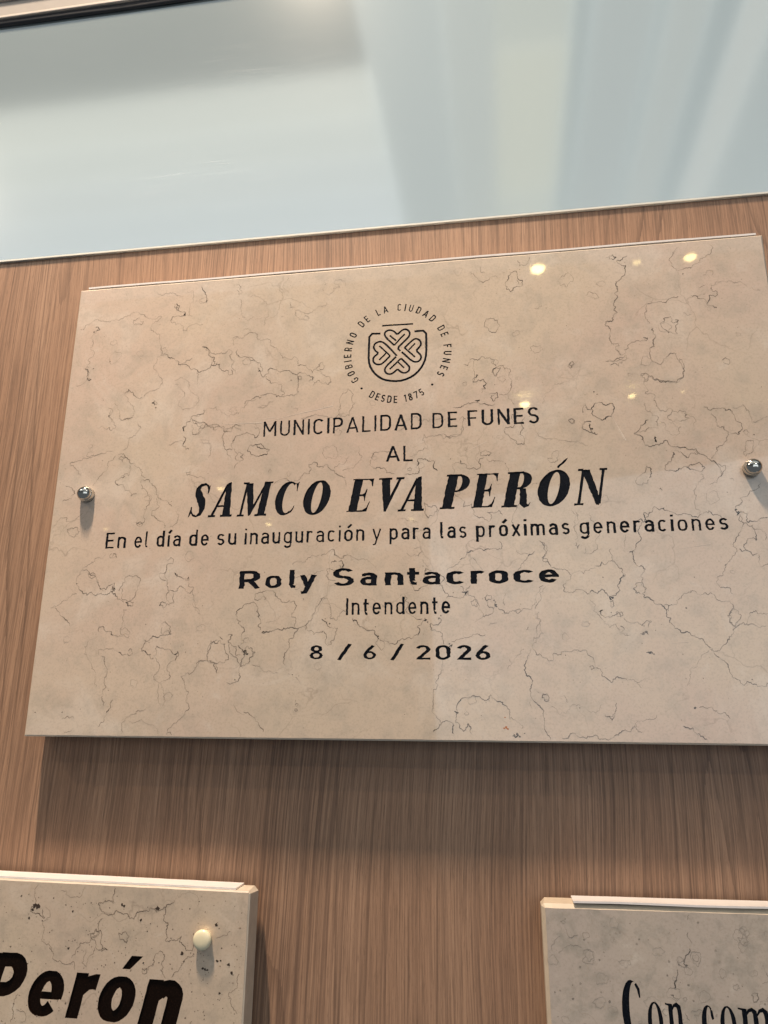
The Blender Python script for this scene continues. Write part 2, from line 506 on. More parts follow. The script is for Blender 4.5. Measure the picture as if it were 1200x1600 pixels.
def stroke_glyph(ch, h):
    """centre lines of an engraver's round-cornered letter; cap height 1, h = half the stroke"""
    T, B, X = 1 - h, h, 0.72
    def rr(w, top):                       # closed upright oval with straight sides
        r = w / 2 - h
        ry = min(r * 1.05, (top - 2 * h) / 2)
        return arc(w / 2, top - h - ry, r, ry, 0, 180) + arc(w / 2, B + ry, r, ry, 180, 360)
    def opened(w, top, a=28):
        r = w / 2 - h
        ry = min(r * 1.05, (top - 2 * h) / 2)
        return arc(w / 2, top - h - ry, r, ry, a, 180) + arc(w / 2, B + ry, r, ry, 180, 360 - a)
    def ess(w, top):
        r, ry = w / 2 - h, (top - 2 * h) / 4
        return arc(w / 2, top - h - ry, r, ry, 25, 265) + arc(w / 2, B + ry, r, ry, 85, -155)
    def hump(x0, x1, top, base=0.0):
        r = (x1 - x0) / 2
        return arc(x0 + r, top - h - r * .95, r, r * .95, 172, 0) + [(x1, base)]
    c = ch
    if c == 'A': return [([(h * .7, 0), (.31, 1 - h * .4)], 0), ([(.62 - h * .7, 0), (.31, 1 - h * .4)], 0), ([(.13, .30), (.49, .30)], 0)], .62
    if c == 'B':
        w = .54
        return [([(h, 0), (h, 1)], 0), ([(h, T)] + arc(.29, (T + .52) / 2, w - h - .33 + .05, (T - .52) / 2, 90, -90) + [(h, .52)], 0),
                ([(h, .52)] + arc(.29, (B + .52) / 2, w - h - .29, (.52 - B) / 2, 90, -90) + [(h, B)], 0)], w
    if c == 'C': return [(opened(.54, 1), 0)], .54
    if c == 'D':
        w = .56
        return [([(h, 0), (h, 1)], 0), ([(h, T), (.24, T)] + arc(.28, .70, w - h - .28, T - .70, 90, 0) + arc(.28, .30, w - h - .28, .30 - B, 0, -90) + [(.24, B), (h, B)], 0)], w
    if c == 'E': return [([(h, 0), (h, 1)], 0), ([(h, T), (.46, T)], 0), ([(h, .50), (.42, .50)], 0), ([(h, B), (.46, B)], 0)], .46
    if c == 'F': return [([(h, 0), (h, 1)], 0), ([(h, T), (.46, T)], 0), ([(h, .50), (.40, .50)], 0)], .46
    if c == 'G':
        w = .56
        p = opened(w, 1)
        return [(p[:-1] + [(w - h, .22), (w - h, .46), (.32, .46)], 0)], w
    if c == 'I': return [([(h, 0), (h, 1)], 0)], 2 * h
    if c == 'L': return [([(h, 0), (h, 1)], 0), ([(h, B), (.44, B)], 0)], .44
    if c == 'M': return [([(h, 0), (h, 1)], 0), ([(.70 - h, 0), (.70 - h, 1)], 0), ([(h, .97), (.35, .30)], 0), ([(.70 - h, .97), (.35, .30)], 0)], .70
    if c == 'N': return [([(h, 0), (h, 1)], 0), ([(.56 - h, 0), (.56 - h, 1)], 0), ([(h * .9, .98), (.56 - h * .9, .02)], 0)], .56
    if c in 'O0': return [(rr(.56, 1), 1)], .56
    if c in 'PR':
        w = .52
        out = [([(h, 0), (h, 1)], 0), ([(h, T)] + arc(.28, (T + .45) / 2, w - h - .28, (T - .45) / 2, 90, -90) + [(h, .45)], 0)]
        if c == 'R':
            out.append(([(.27, .45), (w - h * .6, 0)], 0))
        return out, w
    if c == 'S': return [(ess(.50, 1), 0)], .50
    if c == 'U':
        w = .54
        r = w / 2 - h
        return [([(h, 1)] + arc(w / 2, B + r, r, r, 180, 360) + [(w - h, 1)], 0)], w
    if c == '1': return [([(.20, 0), (.20, 1)], 0), ([(.20, .96), (.02, .80)], 0)], .20 + h
    if c == '2':
        w = .50
        return [(arc(w / 2, .72, w / 2 - h, .28 - h, 165, -30) + [(h * 1.3, B), (w, B)], 0)], w
    if c == '5': return [([(.44, T), (.10, T), (.07, .54)] + arc(.24, .31, .25 - h, .31 - h, 120, -150), 0)], .50
    if c == '6':
        w = .52
        return [(arc(w / 2, .29, w / 2 - h, .30 - h, 0, 360), 1), ([(.40, .99), (.20, .66), (h * 1.1, .36)], 0)], w
    if c == '7': return [([(0, T), (.45, T), (.17, 0)], 0)], .47
    if c == '8':
        w = .50
        return [(arc(w / 2, .75, w / 2 - h - .03, .26 - h, 0, 360), 1), (arc(w / 2, .27, w / 2 - h, .28 - h, 0, 360), 1)], w
    if c == '/': return [([(0, -.05), (.42, 1.10)], 0)], .42
    # lower case
    if c in 'aá':
        w = .46
        return [([(.05, X - .13)] + arc(w / 2, X - h - .16, w / 2 - h, .16, 140, 0) + [(w - h, 0)], 0),
                ([(w - h, .42), (.22, .42)] + arc(.21, (.42 + B) / 2, .21 - h, (.42 - B) / 2, 90, 270) + [(.26, B), (w - h, .13)], 0)], w
    if c == 'c': return [(opened(.43, X, 30), 0)], .43
    if c == 'd': return [(rr(.47, X), 1), ([(.47 - h, 0), (.47 - h, 1.02)], 0)], .47
    if c == 'e':
        w = .47
        r = w / 2 - h
        ry = (X - 2 * h) / 2
        return [([(h, .37), (w - h, .37)] + arc(w / 2, B + ry, r, ry, 8, 325), 0)], w
    if c == 'g':
        w = .47
        return [(rr(w, X), 1), ([(w - h, X), (w - h, -.10)] + arc(w / 2, -.08, w / 2 - h, .15, 0, -160), 0)], w
    if c == 'i': return [([(h, 0), (h, X)], 0), ([(h, .88), (h, .88 + 2 * h)], 0)], 2 * h
    if c == 'í': return [([(h, 0), (h, X)], 0), ([(h * .6, .84), (h + .14, 1.04)], 0)], 2 * h
    if c == 'l': return [([(h, 1.02), (h, .10)] + arc(h + .10, B + .08, .10, .08, 190, 275), 0)], .14 + h
    if c == 'm': return [([(h, 0), (h, X)], 0), (hump(h, .37, X), 0), (hump(.37, .74 - h, X), 0)], .74
    if c == 'n': return [([(h, 0), (h, X)], 0), (hump(h, .45 - h, X), 0)], .45
    if c in 'oó':
        out = [(rr(.47, X), 1)]
        if c == 'ó':
            out.append(([(.20, .83), (.40, 1.05)], 0))
        return out, .47
    if c == 'p': return [(rr(.47, X), 1), ([(h, X), (h, -.27)], 0)], .47
    if c == 'r': return [([(h, 0), (h, X)], 0), (arc(.21, X - h - .17, .21 - h, .17, 172, 45), 0)], .34
    if c == 's': return [(ess(.42, X), 0)], .42
    if c == 't': return [([(.13, .94), (.13, .12)] + arc(.13 + .10, B + .08, .10, .08, 190, 280), 0), ([(0, X - h), (.31, X - h)], 0)], .32
    if c == 'u':
        w = .45
        r = w / 2 - h
        return [([(h, X)] + arc(w / 2, B + r * .95, r, r * .95, 180, 360), 0), ([(w - h, X), (w - h, 0)], 0)], w
    if c == 'x': return [([(h * .7, 0), (.44 - h * .7, X)], 0), ([(h * .7, X), (.44 - h * .7, 0)], 0)], .44
    if c == 'y': return [([(h * .7, X), (.23, .05)], 0), ([(.46 - h * .7, X), (.14, -.24), (.02, -.26)], 0)], .46
    raise KeyError(ch)

def strip(pts, width, closed=False, rough=0.0, step=0.09, r=rnd):
    """constant or varying width band along a centre line, as quads that share their ends"""
    ws = width if isinstance(width, list) else [width] * len(pts)
    P, Wd = [], []
    n = len(pts)
    for i in range(n if closed else n - 1):
        a, b = pts[i], pts[(i + 1) % n]
        L = math.hypot(b[0] - a[0], b[1] - a[1])
        if L < 1e-6:
            continue
        k = max(1, int(L / step))
        for j in range(k):
            t = j / k
            P.append((a[0] + (b[0] - a[0]) * t, a[1] + (b[1] - a[1]) * t))
            Wd.append(ws[i] + (ws[(i + 1) % n] - ws[i]) * t)
    if not closed:
        P.append(pts[-1])
        Wd.append(ws[-1])
    m = len(P)
    Ls, Rs = [], []
    for i in range(m):
        if closed:
            a, b = P[i - 1], P[(i + 1) % m]
            pa, pb = (P[i][0] - a[0], P[i][1] - a[1]), (b[0] - P[i][0], b[1] - P[i][1])
        else:
            pa = (P[i][0] - P[i - 1][0], P[i][1] - P[i - 1][1]) if i else (P[1][0] - P[0][0], P[1][1] - P[0][1])
            pb = (P[i + 1][0] - P[i][0], P[i + 1][1] - P[i][1]) if i < m - 1 else pa
        la, lb = math.hypot(*pa), math.hypot(*pb)
        if la < 1e-9: pa, la = pb, lb
        if lb < 1e-9: pb, lb = pa, la
        na = (-pa[1] / la, pa[0] / la)
        nb = (-pb[1] / lb, pb[0] / lb)
        nx, ny = na[0] + nb[0], na[1] + nb[1]
        l = math.hypot(nx, ny)
        if l < 1e-3:
            nx, ny, l = nb[0], nb[1], 1
        nx, ny = nx / l, ny / l
        s = min(1.5, 1 / max(.35, nx * nb[0] + ny * nb[1]))
        wl = Wd[i] / 2 * s + r.uniform(-rough, rough)
        wr = Wd[i] / 2 * s + r.uniform(-rough, rough)
        wl, wr = max(wl, Wd[i] * .2), max(wr, Wd[i] * .2)
        Ls.append((P[i][0] + nx * wl, P[i][1] + ny * wl))
        Rs.append((P[i][0] - nx * wr, P[i][1] - ny * wr))
    out = []
    for i in range(m if closed else m - 1):
        j = (i + 1) % m
        out.append([Rs[i], Rs[j], Ls[j], Ls[i]])
    return out

def stroke_polys(ch, h, rough=0.012, r=rnd):
    paths, w = stroke_glyph(ch, h)
    polys = []
    for pts, closed in paths:
        if closed and math.hypot(pts[0][0] - pts[-1][0], pts[0][1] - pts[-1][1]) < 1e-4:
            pts = pts[:-1]
        hh = h * r.uniform(0.86, 1.16)
        polys += strip(pts, 2 * hh, bool(closed), rough, 0.10, r)
    return polys, w

def rough_poly(pts, rough, step=0.07, r=rnd):
    out = []
    n = len(pts)
    for i in range(n):
        a, b = pts[i], pts[(i + 1) % n]
        L = math.hypot(b[0] - a[0], b[1] - a[1])
        k = max(1, int(L / step))
        for j in range(k):
            t = j / k
            x, y = a[0] + (b[0] - a[0]) * t, a[1] + (b[1] - a[1]) * t
            if j:
                x += r.uniform(-rough, rough)
                y += r.uniform(-rough, rough) * .5
            out.append((x, y))
    return out

def serif_polys(ch, rough=0.012, slant=0.2, r=rnd):
    """bold condensed letter with hairline serifs, cap height 1, then leaned over"""
    q = []
    def P(*pts): q.append(rough_poly(list(pts), rough, .07, r))
    def bar(x0, y0, x1, y1, w): q.extend(strip([(x0, y0), (x1, y1)], w, False, rough * .5, .1, r))
    def ringp(cx, cy, rx, ry, cx2, irx, iry, a0, a1, n=26):
        o, i_ = [], []
        for k in range(n + 1):
            a = math.radians(a0 + (a1 - a0) * k / n)
            jr = 1 + r.uniform(-rough, rough) * 1.6
            o.append((cx + rx * math.cos(a) * jr, cy + ry * math.sin(a) * (1 + (jr - 1) * .6)))
            i_.append((cx2 + irx * math.cos(a), cy + iry * math.sin(a)))
        for k in range(n):
            q.append([i_[k], o[k], o[k + 1], i_[k + 1]])
    hl = .062
    if ch == 'S':
        q.extend(strip([(.665, .80), (.60, .925), (.46, .985), (.30, .955), (.20, .84), (.24, .69), (.37, .55), (.50, .41), (.55, .25), (.49, .09), (.35, .018), (.20, .045), (.10, .16), (.055, .29)],
                       [.05, .062, .068, .11, .20, .27, .285, .285, .23, .13, .068, .066, .06, .04], False, rough, .06, r))
        P((.655, .68), (.69, .70), (.72, .985), (.685, .93), (.62, .90))
        P((.01, 0), (.05, .0), (.13, .13), (.10, .30), (.05, .31))
    elif ch == 'A':
        bar(.135, .02, .49, .96, .098)
        P((.55, .02), (.85, .02), (.62, 1.03), (.50, 1.0), (.44, .90))
        bar(.22, .31, .66, .31, .055)
        bar(0, .017, .28, .017, hl)
        bar(.47, .017, .92, .017, hl)
    elif ch == 'M':
        bar(.13, .02, .135, .97, .088)
        P((.08, .985), (.36, .985), (.56, .32), (.49, .0), (.43, .0))
        bar(.475, .03, .86, .95, .082)
        P((.77, .02), (1.05, .02), (1.05, .98), (.79, .98))
        bar(0, .017, .27, .017, hl)
        bar(-.02, .984, .20, .984, hl)
        bar(.68, .017, 1.13, .017, hl)
        bar(.80, .984, 1.13, .984, hl)
    elif ch == 'C':
        ringp(.44, .5, .43, .51, .505, .205, .442, 58, 302)
        P((.66, .95), (.70, .88), (.745, .70), (.775, .70), (.785, .985), (.76, .985), (.735, .94))
        q.extend(strip([(.60, .05), (.69, .10), (.74, .18), (.765, .28)], [.05, .07, .05, .02], False, rough * .5, .1, r))
    elif ch in 'OÓ':
        ringp(.43, .5, .43, .52, .43, .145, .452, 0, 360, 36)
        if ch == 'Ó':
            P((.40, 1.10), (.455, 1.055), (.62, 1.25), (.665, 1.36), (.62, 1.335))
    elif ch == 'E':
        P((.06, .02), (.355, .02), (.355, .98), (.06, .98))
        P((0, 0), (.70, 0), (.755, .30), (.725, .30), (.66, .12), (.54, .045), (0, .036))
        P((0, 1), (0, .965), (.56, .96), (.66, .90), (.715, .76), (.745, .76), (.735, 1))
        bar(.30, .50, .50, .50, hl)
        P((.42, .48), (.50, .45), (.545, .32), (.57, .32), (.57, .69), (.545, .69), (.50, .56), (.42, .52))
    elif ch == 'V':
        P((.07, .98), (.37, .98), (.53, .30), (.45, -.01), (.37, -.01))
        bar(.40, .02, .72, .97, .10)
        bar(-.02, .984, .44, .984, hl)
        bar(.58, .984, .86, .984, hl)
    elif ch in 'PR':
        P((.06, .02), (.355, .02), (.355, .98), (.06, .98))
        bar(0, .017, .44, .017, hl)
        bar(0, .984, .46, .984, hl)
        ringp(.42, .745, .32, .255, .40, .110, .212, 90, -90, 18) if ch == 'P' else ringp(.42, .755, .31, .245, .40, .095, .202, 90, -90, 18)
        if ch == 'P':
            bar(.30, .506, .43, .506, hl)
        else:
            bar(.30, .527, .43, .527, hl)
            q.extend(strip([(.42, .53), (.53, .46), (.575, .30), (.60, .12), (.68, .025), (.76, .03), (.80, .12)],
                           [.03, .16, .215, .20, .13, .05, .02], False, rough, .07, r))
    elif ch == 'N':
        bar(.155, .02, .16, .97, .10)
        P((.08, .985), (.38, .985), (.87, .10), (.83, -.02), (.74, -.01))
        bar(.83, .02, .83, .97, .10)
        bar(0, .017, .31, .017, hl)
        bar(-.02, .984, .16, .984, hl)
        bar(.70, .984, .96, .984, hl)
    elif ch == 'c':
        ringp(.24, .32, .235, .33, .27, .10, .300, 55, 300)
        P((.32, .60), (.40, .55), (.43, .42), (.36, .40), (.33, .46))
    elif ch == 'o':
        ringp(.25, .32, .25, .33, .25, .115, .300, 0, 360, 30)
    elif ch in 'nm':
        P((.10, .02), (.23, .02), (.23, .64), (.0, .66), (.0, .63), (.10, .61))
        for k in range(2 if ch == 'm' else 1):
            o = .29 * k
            q.extend(strip([(.20 + o, .52), (.27 + o, .61), (.36 + o, .635), (.43 + o, .58), (.45 + o, .46), (.45 + o, .02)],
                           [.03, .05, .07, .12, .13, .13], False, rough, .07, r))
            bar(.34 + o, .017, .56 + o, .017, hl)
        bar(0, .017, .32, .017, hl)
    elif ch == 'K':       # tall condensed C of the lower right plaque
        ringp(.24, .5, .235, .51, .305, .135, .480, 52, 308, 34)
        q.extend(strip([(.34, .95), (.40, .86), (.42, .72)], [.05, .055, .03], False, rough * .5, .1, r))
        q.extend(strip([(.34, .05), (.40, .13), (.42, .27)], [.05, .05, .03], False, rough * .5, .1, r))
    out = []
    for poly in q:
        out.append([(x + slant * y, y) for x, y in poly])
    return out

def bounds(polys):
    xs = [p[0] for q in polys for p in q]
    ys = [p[1] for q in polys for p in q]
    return min(xs), max(xs), min(ys), max(ys)

class Plaque:
    """local frame: x right, z up, wall at y = 0, face at y = -FRONT; everything in metres"""
    def __init__(s, name, loc, rot, label, W, H, marble, edge, x_off=0.0, group='marble plaques on the wood veneer wall'):
        s.loc = Vector(loc)
        s.rot = rot
        s.W, s.H, s.x_off = W, H, x_off
        s.root = empty(name, loc, label, 'plaque', group, (0, rot, 0))
        s.marble, s.edge = marble, edge
        s.letters = []
        s.minv = Euler((0, rot, 0)).to_matrix().inverted()

    def at(s, px, py):
        x, z = on_plane(px, py)
        v = s.minv @ (Vector((x, -FRONT, z)) - s.loc)
        return v.x, v.z

    def in_letter(s, x, z):
        if not hasattr(s, '_bb'):
            s._bb = [(bounds(q[1]), q[1]) for q in s.letters]
        for (x0, x1, z0, z1), polys in s._bb:
            if x0 < x < x1 and z0 < z < z1:
                for P in polys:
                    c = False
                    for (xa, ya), (xb, yb) in zip(P, P[1:] + P[:1]):
                        if (ya > z) != (yb > z) and x < (xb - xa) * (z - ya) / (yb - ya) + xa:
                            c = not c
                    if c:
                        return True
        return False

    def add(s, name, polys_local, mat, depth=0.0005):
        s.letters.append((name, polys_local, mat, depth))

    def fit(s, name, polys, x0, x1, z0, z1, mat, y0=0.0, y1=1.0, depth=0.0005, lean=0.0):
        bx0, bx1, _, _ = bounds(polys)
        k = (x1 - x0) / (bx1 - bx0)
        out = [[(x0 + (x - bx0) * k, z0 + (y - y0) / (y1 - y0) * (z1 - z0)) for x, y in q] for q in polys]
        s.add(name, out, mat, depth)

    def line(s, text, xl, xr, base_l, base_r, cap_l, cap_r, h, mat, gap=0.20, name='letter', rough=0.012, only=None):
        """a word set between two measured ends; xl, xr, baselines and cap lines in photo pixels"""
        r = random.Random(hash_text(text))
        a, b = s.at(xl, base_l), s.at(xr, base_r)
        ta, tb = s.at(xl, cap_l), s.at(xr, cap_r)
        glyphs = [stroke_polys(c, h, rough, r) if c != ' ' else (None, .28) for c in text]
        total = sum(g[1] for g in glyphs) + gap * (len(text) - 1)
        k = (b[0] - a[0]) / total
        x = 0.0
        for (polys, w), c in zip(glyphs, text):
            if polys:
                t = (x + w / 2) / total
                z0 = a[1] + (b[1] - a[1]) * t + r.uniform(-1, 1) * 0.00015
                z1 = z0 + (ta[1] - a[1]) * (1 - t) + (tb[1] - b[1]) * t
                out = [[(a[0] + (x + px) * k, z0 + py * (z1 - z0)) for px, py in q] for q in polys]
                s.add(name, out, mat)
            x += w + gap

    def boxed(s, spec, base_l, base_r, cap_l, cap_r, maker, mat, depth=0.0005, name='letter'):
        """letters measured one by one: (char, left px, right px)"""
        X0, X1 = spec[0][1], spec[-1][2]
        for ch, xl, xr in spec:
            t = ((xl + xr) / 2 - X0) / (X1 - X0)
            yb = base_l + (base_r - base_l) * t
            yt = cap_l + (cap_r - cap_l) * t
            polys = maker(ch)
            _, _, by0, by1 = bounds(polys)
            zb = s.at((xl + xr) / 2, yb)[1]
            zt = s.at((xl + xr) / 2, yt)[1]
            x0 = s.at(xl, yb)[0]
            x1 = s.at(xr, yt)[0]
            s.fit(name, polys, x0, x1, zb, zt, mat, 0, 1, depth)

    def build(s, chamfer=0.0016, thick=0.020, corner=0.003):
        W, H, xo = s.W, s.H, s.x_off
        c = chamfer
        x0, x1, z0, z1 = xo - W / 2, xo + W / 2, 0.0, H
        # face: rectangle minus the engraved letters (planar arrangement, millimetres)
        S = 1000.0
        vin, fin, owner = [], [], []
        def addface(poly, own):
            ar = sum(poly[i][0] * poly[(i + 1) % len(poly)][1] - poly[(i + 1) % len(poly)][0] * poly[i][1] for i in range(len(poly)))
            if abs(ar) * S * S < 1e-4:
                return
            if ar < 0:
                poly = poly[::-1]
            b = len(vin)
            vin.extend([Vector((p[0] * S, p[1] * S)) for p in poly])
            fin.append(list(range(b, b + len(poly))))
            owner.append(own)
        rng = random.Random(3)
        rect = []
        # slightly chipped outline
        def side(p, q, n):
            for i in range(n):
                t = i / n
                e = rng.uniform(0, 0.00022) if 0 < i else 0
                dx, dz = q[0] - p[0], q[1] - p[1]
                L = math.hypot(dx, dz)
                rect.append((p[0] + dx * t - dz / L * e, p[1] + dz * t + dx / L * e))
        cs = [(x0 + c, z0 + c), (x1 - c, z0 + c), (x1 - c, z1 - c), (x0 + c, z1 - c)]
        for i in range(4):
            side(cs[i], cs[(i + 1) % 4], 70 if i % 2 == 0 else 50)
        addface(rect, -1)
        for li, (nm, polys, mat, dep) in enumerate(s.letters):
            for q in polys:
                addface(q, li)
        edges = [(q[i], q[(i + 1) % len(q)]) for q in fin for i in range(len(q))]
        V, E_, Fc, ov, oe, of = delaunay_2d_cdt(vin, edges, [], 0, 1e-4, False)
        va = np.array([(p[0], p[1]) for p in V])
        tri = np.array([list(t)[:3] for t in Fc])
        cen = va[tri].mean(axis=1)
        order = np.argsort(cen[:, 0])
        cx_, cy_ = cen[order, 0], cen[order, 1]
        own_arr = np.full(len(tri), -2)
        for q, o in zip(fin, owner):
            P = np.array([vin[i][:] for i in q])
            lo, hi = np.searchsorted(cx_, P[:, 0].min()), np.searchsorted(cx_, P[:, 0].max())
            if hi <= lo:
                continue
            X, Y = cx_[lo:hi], cy_[lo:hi]
            ins = np.zeros(hi - lo, dtype=bool)
            for k in range(len(P)):
                xa, ya = P[k]
                xb, yb_ = P[(k + 1) % len(P)]
                if ya == yb_:
                    continue
                c_ = ((ya > Y) != (yb_ > Y)) & (X < (xb - xa) * (Y - ya) / (yb_ - ya) + xa)
                ins ^= c_
            idx = order[lo:hi][ins]
            if o == -1:
                own_arr[idx] = np.maximum(own_arr[idx], -1)
            else:
                own_arr[idx] = np.where(own_arr[idx] < 0, o, own_arr[idx])
        tri_owner = [None if o == -2 else int(o) for o in own_arr]
        yf = -FRONT
        fv = [(p[0] / S, yf, p[1] / S) for p in V]
        def ccw(t):
            a, b_, c_ = (V[i] for i in t)
            return (b_[0] - a[0]) * (c_[1] - a[1]) - (c_[0] - a[0]) * (b_[1] - a[1]) > 0
        front = []
        per = {}
        edge_own = {}
        for t, o in zip(Fc, tri_owner):
            if o is None:
                continue
            t = list(t) if ccw(t) else list(t)[::-1]
            if o == -1:
                front.append(tuple(t))
            else:
                per.setdefault(o, []).append(t)
            for i in range(len(t)):
                a, b_ = t[i], t[(i + 1) % len(t)]
                edge_own[(a, b_)] = o
        # slab: front + chamfer + sides + back in one mesh
        verts = list(fv)
        faces = list(front)
        n0 = len(verts)
        yb = yf + thick
        k = corner
        def ring(inset, y, cc):
            return [(x0 + inset + cc, y, z0 + inset), (x1 - inset - cc, y, z0 + inset), (x1 - inset, y, z0 + inset + cc), (x1 - inset, y, z1 - inset - cc),
                    (x1 - inset - cc, y, z1 - inset), (x0 + inset + cc, y, z1 - inset), (x0 + inset, y, z1 - inset - cc), (x0 + inset, y, z0 + inset + cc)]
        # slightly tucked under the chipped face so no gap shows
        r0 = ring(c + 0.00026, yf + 0.00004, 0.0002)
        r1 = ring(0, yf + c, k * .5)
        r2 = ring(0, yb, k)
        ev = r0 + r1 + r2
        ef = []
        for j in range(2):
            for i in range(8):
                i2 = (i + 1) % 8
                ef.append((j * 8 + i, (j + 1) * 8 + i, (j + 1) * 8 + i2, j * 8 + i2))
        ef.append(tuple(16 + i for i in range(8)))
        slab = mesh_obj('slab', verts, faces, s.marble, s.root)
        mesh_obj('slab_edge', ev, ef, s.edge, s.root)
        # letters: floor below the face and the walls of the cut
        for li, tris in per.items():
            nm, polys, mat, dep = s.letters[li]
            vm, lv, lf = {}, [], []
            def vid(i, low):
                key = (i, low)
                if key not in vm:
                    vm[key] = len(lv)
                    lv.append((fv[i][0], yf + (dep if low else 0), fv[i][2]))
                return vm[key]
            for t in tris:
                lf.append(tuple(vid(i, 1) for i in t))
                for i in range(len(t)):
                    a, b_ = t[i], t[(i + 1) % len(t)]
                    if edge_own.get((b_, a)) != li:
                        lf.append((vid(a, 1), vid(a, 0), vid(b_, 0), vid(b_, 1)))
            mesh_obj(nm, lv, lf, mat, s.parent_of.get(li, s.root) if hasattr(s, 'parent_of') else s.root)
        return slab

def hash_text(t):
    return sum((i + 1) * ord(ch) for i, ch in enumerate(t))

# ---------------------------------------------------------------- marble veins
def fractal(pts, r, closed=False, amp=0.16, fin=0.0007):
    """wander between the traced points like a stylolite"""
    P = list(pts) + ([pts[0]] if closed else [])
    while True:
        out, again = [P[0]], False
        for a, b in zip(P, P[1:]):
            L = math.hypot(b[0] - a[0], b[1] - a[1])
            if L > fin:
                off = r.gauss(0, amp) * L
                mx = (a[0] + b[0]) / 2 - (b[1] - a[1]) / L * off
                mz = (a[1] + b[1]) / 2 + (b[0] - a[0]) / L * off
                out.append((mx, mz))
                again = True
            out.append(b)
        P = out
        if not again:
            return P

class Veins:
    def __init__(s, seed, plq=None):
        s.v, s.f, s.c = [], [], []
        s.plq = plq
        s.base_m = 0.62
        s.r = random.Random(seed)

    def ribbon(s, pts, w, closed=False, dark=0.5, amp=0.17):
        r = s.r
        P = fractal(pts, r, closed, amp)
        n = len(P)
        y = -FRONT - 0.00002 - r.random() * 0.00006
        ph, ph2 = r.random() * 9, r.random() * 9
        for i, p in enumerate(P):
            a, b = P[max(0, i - 1)], P[min(n - 1, i + 1)]
            dx, dz = b[0] - a[0], b[1] - a[1]
            L = math.hypot(dx, dz) or 1
            m = s.base_m + (1.06 - s.base_m) * math.sin(ph + i * 0.17) * math.sin(ph2 + i * 0.043)
            ww = 0.76 * w * (0.30 + 0.95 * max(0.0, m)) * r.uniform(0.7, 1.35)
            if not closed:
                ww *= min(1, 0.25 + i / 3, 0.25 + (n - 1 - i) / 3)
            nx, nz = -dz / L * ww / 2, dx / L * ww / 2
            s.v += [(p[0] + nx, y, p[1] + nz), (p[0] - nx, y, p[1] - nz)]
            d = min(1, max(0.02, dark * (0.40 + 1.0 * m) + r.uniform(-.12, .12)))
            s.c += [d, d]
        b0 = len(s.v) - 2 * n
        hid = [s.plq.in_letter(*p) for p in P] if s.plq else [False] * n
        for i in range(n - 1):
            if hid[i] or hid[i + 1]:
                continue
            a = b0 + 2 * i
            s.f.append((a, a + 1, a + 3, a + 2))

    def blot(s, x, z, rad, dark=0.8, squash=1.0):
        r = s.r
        if s.plq and s.plq.in_letter(x, z):
            return
        n = 9
        y = -FRONT - 0.00002 - r.random() * 0.00006
        b = len(s.v)
        a0 = r.random() * 3
        for k in range(n):
            a = a0 + 2 * math.pi * k / n
            q = rad * r.uniform(.55, 1.3)
            s.v.append((x + q * math.cos(a), y, z + q * math.sin(a) * squash))
            s.c.append(dark)
        s.f.append(tuple(b + k for k in range(n)))

    def loop(s, x, z, rad, w, dark):
        r = s.r
        n = r.randint(6, 10)
        a0 = r.random() * 6
        sq = r.uniform(.6, 1.1)
        pts = [(x + rad * r.uniform(.65, 1.3) * math.cos(a0 + 2 * math.pi * k / n), z + sq * rad * r.uniform(.65, 1.3) * math.sin(a0 + 2 * math.pi * k / n)) for k in range(n)]
        s.ribbon(pts, w, True, dark)

    def build(s, parent, light, dark_c, name='vein'):
        o = mesh_obj(name, s.v, s.f, M_vein, parent)
        me = o.data
        # validate() keeps vertex order; colour per vertex
        at = me.color_attributes.new('tone', 'FLOAT_COLOR', 'POINT')
        n = len(me.vertices)
        arr = np.ones((n, 4), dtype=np.float32)
        d = np.array(s.c[:n], dtype=np.float32)[:, None]
        isr = d < 0
        L = np.array(light, dtype=np.float32)
        D = np.array(dark_c, dtype=np.float32)
        arr[:, :3] = np.where(isr, np.array([[.42, .13, .02]], dtype=np.float32), L * (1 - np.abs(d)) + D * np.abs(d))
        at.data.foreach_set('color', arr.ravel())
        o['kind'] = 'stuff'
        return o

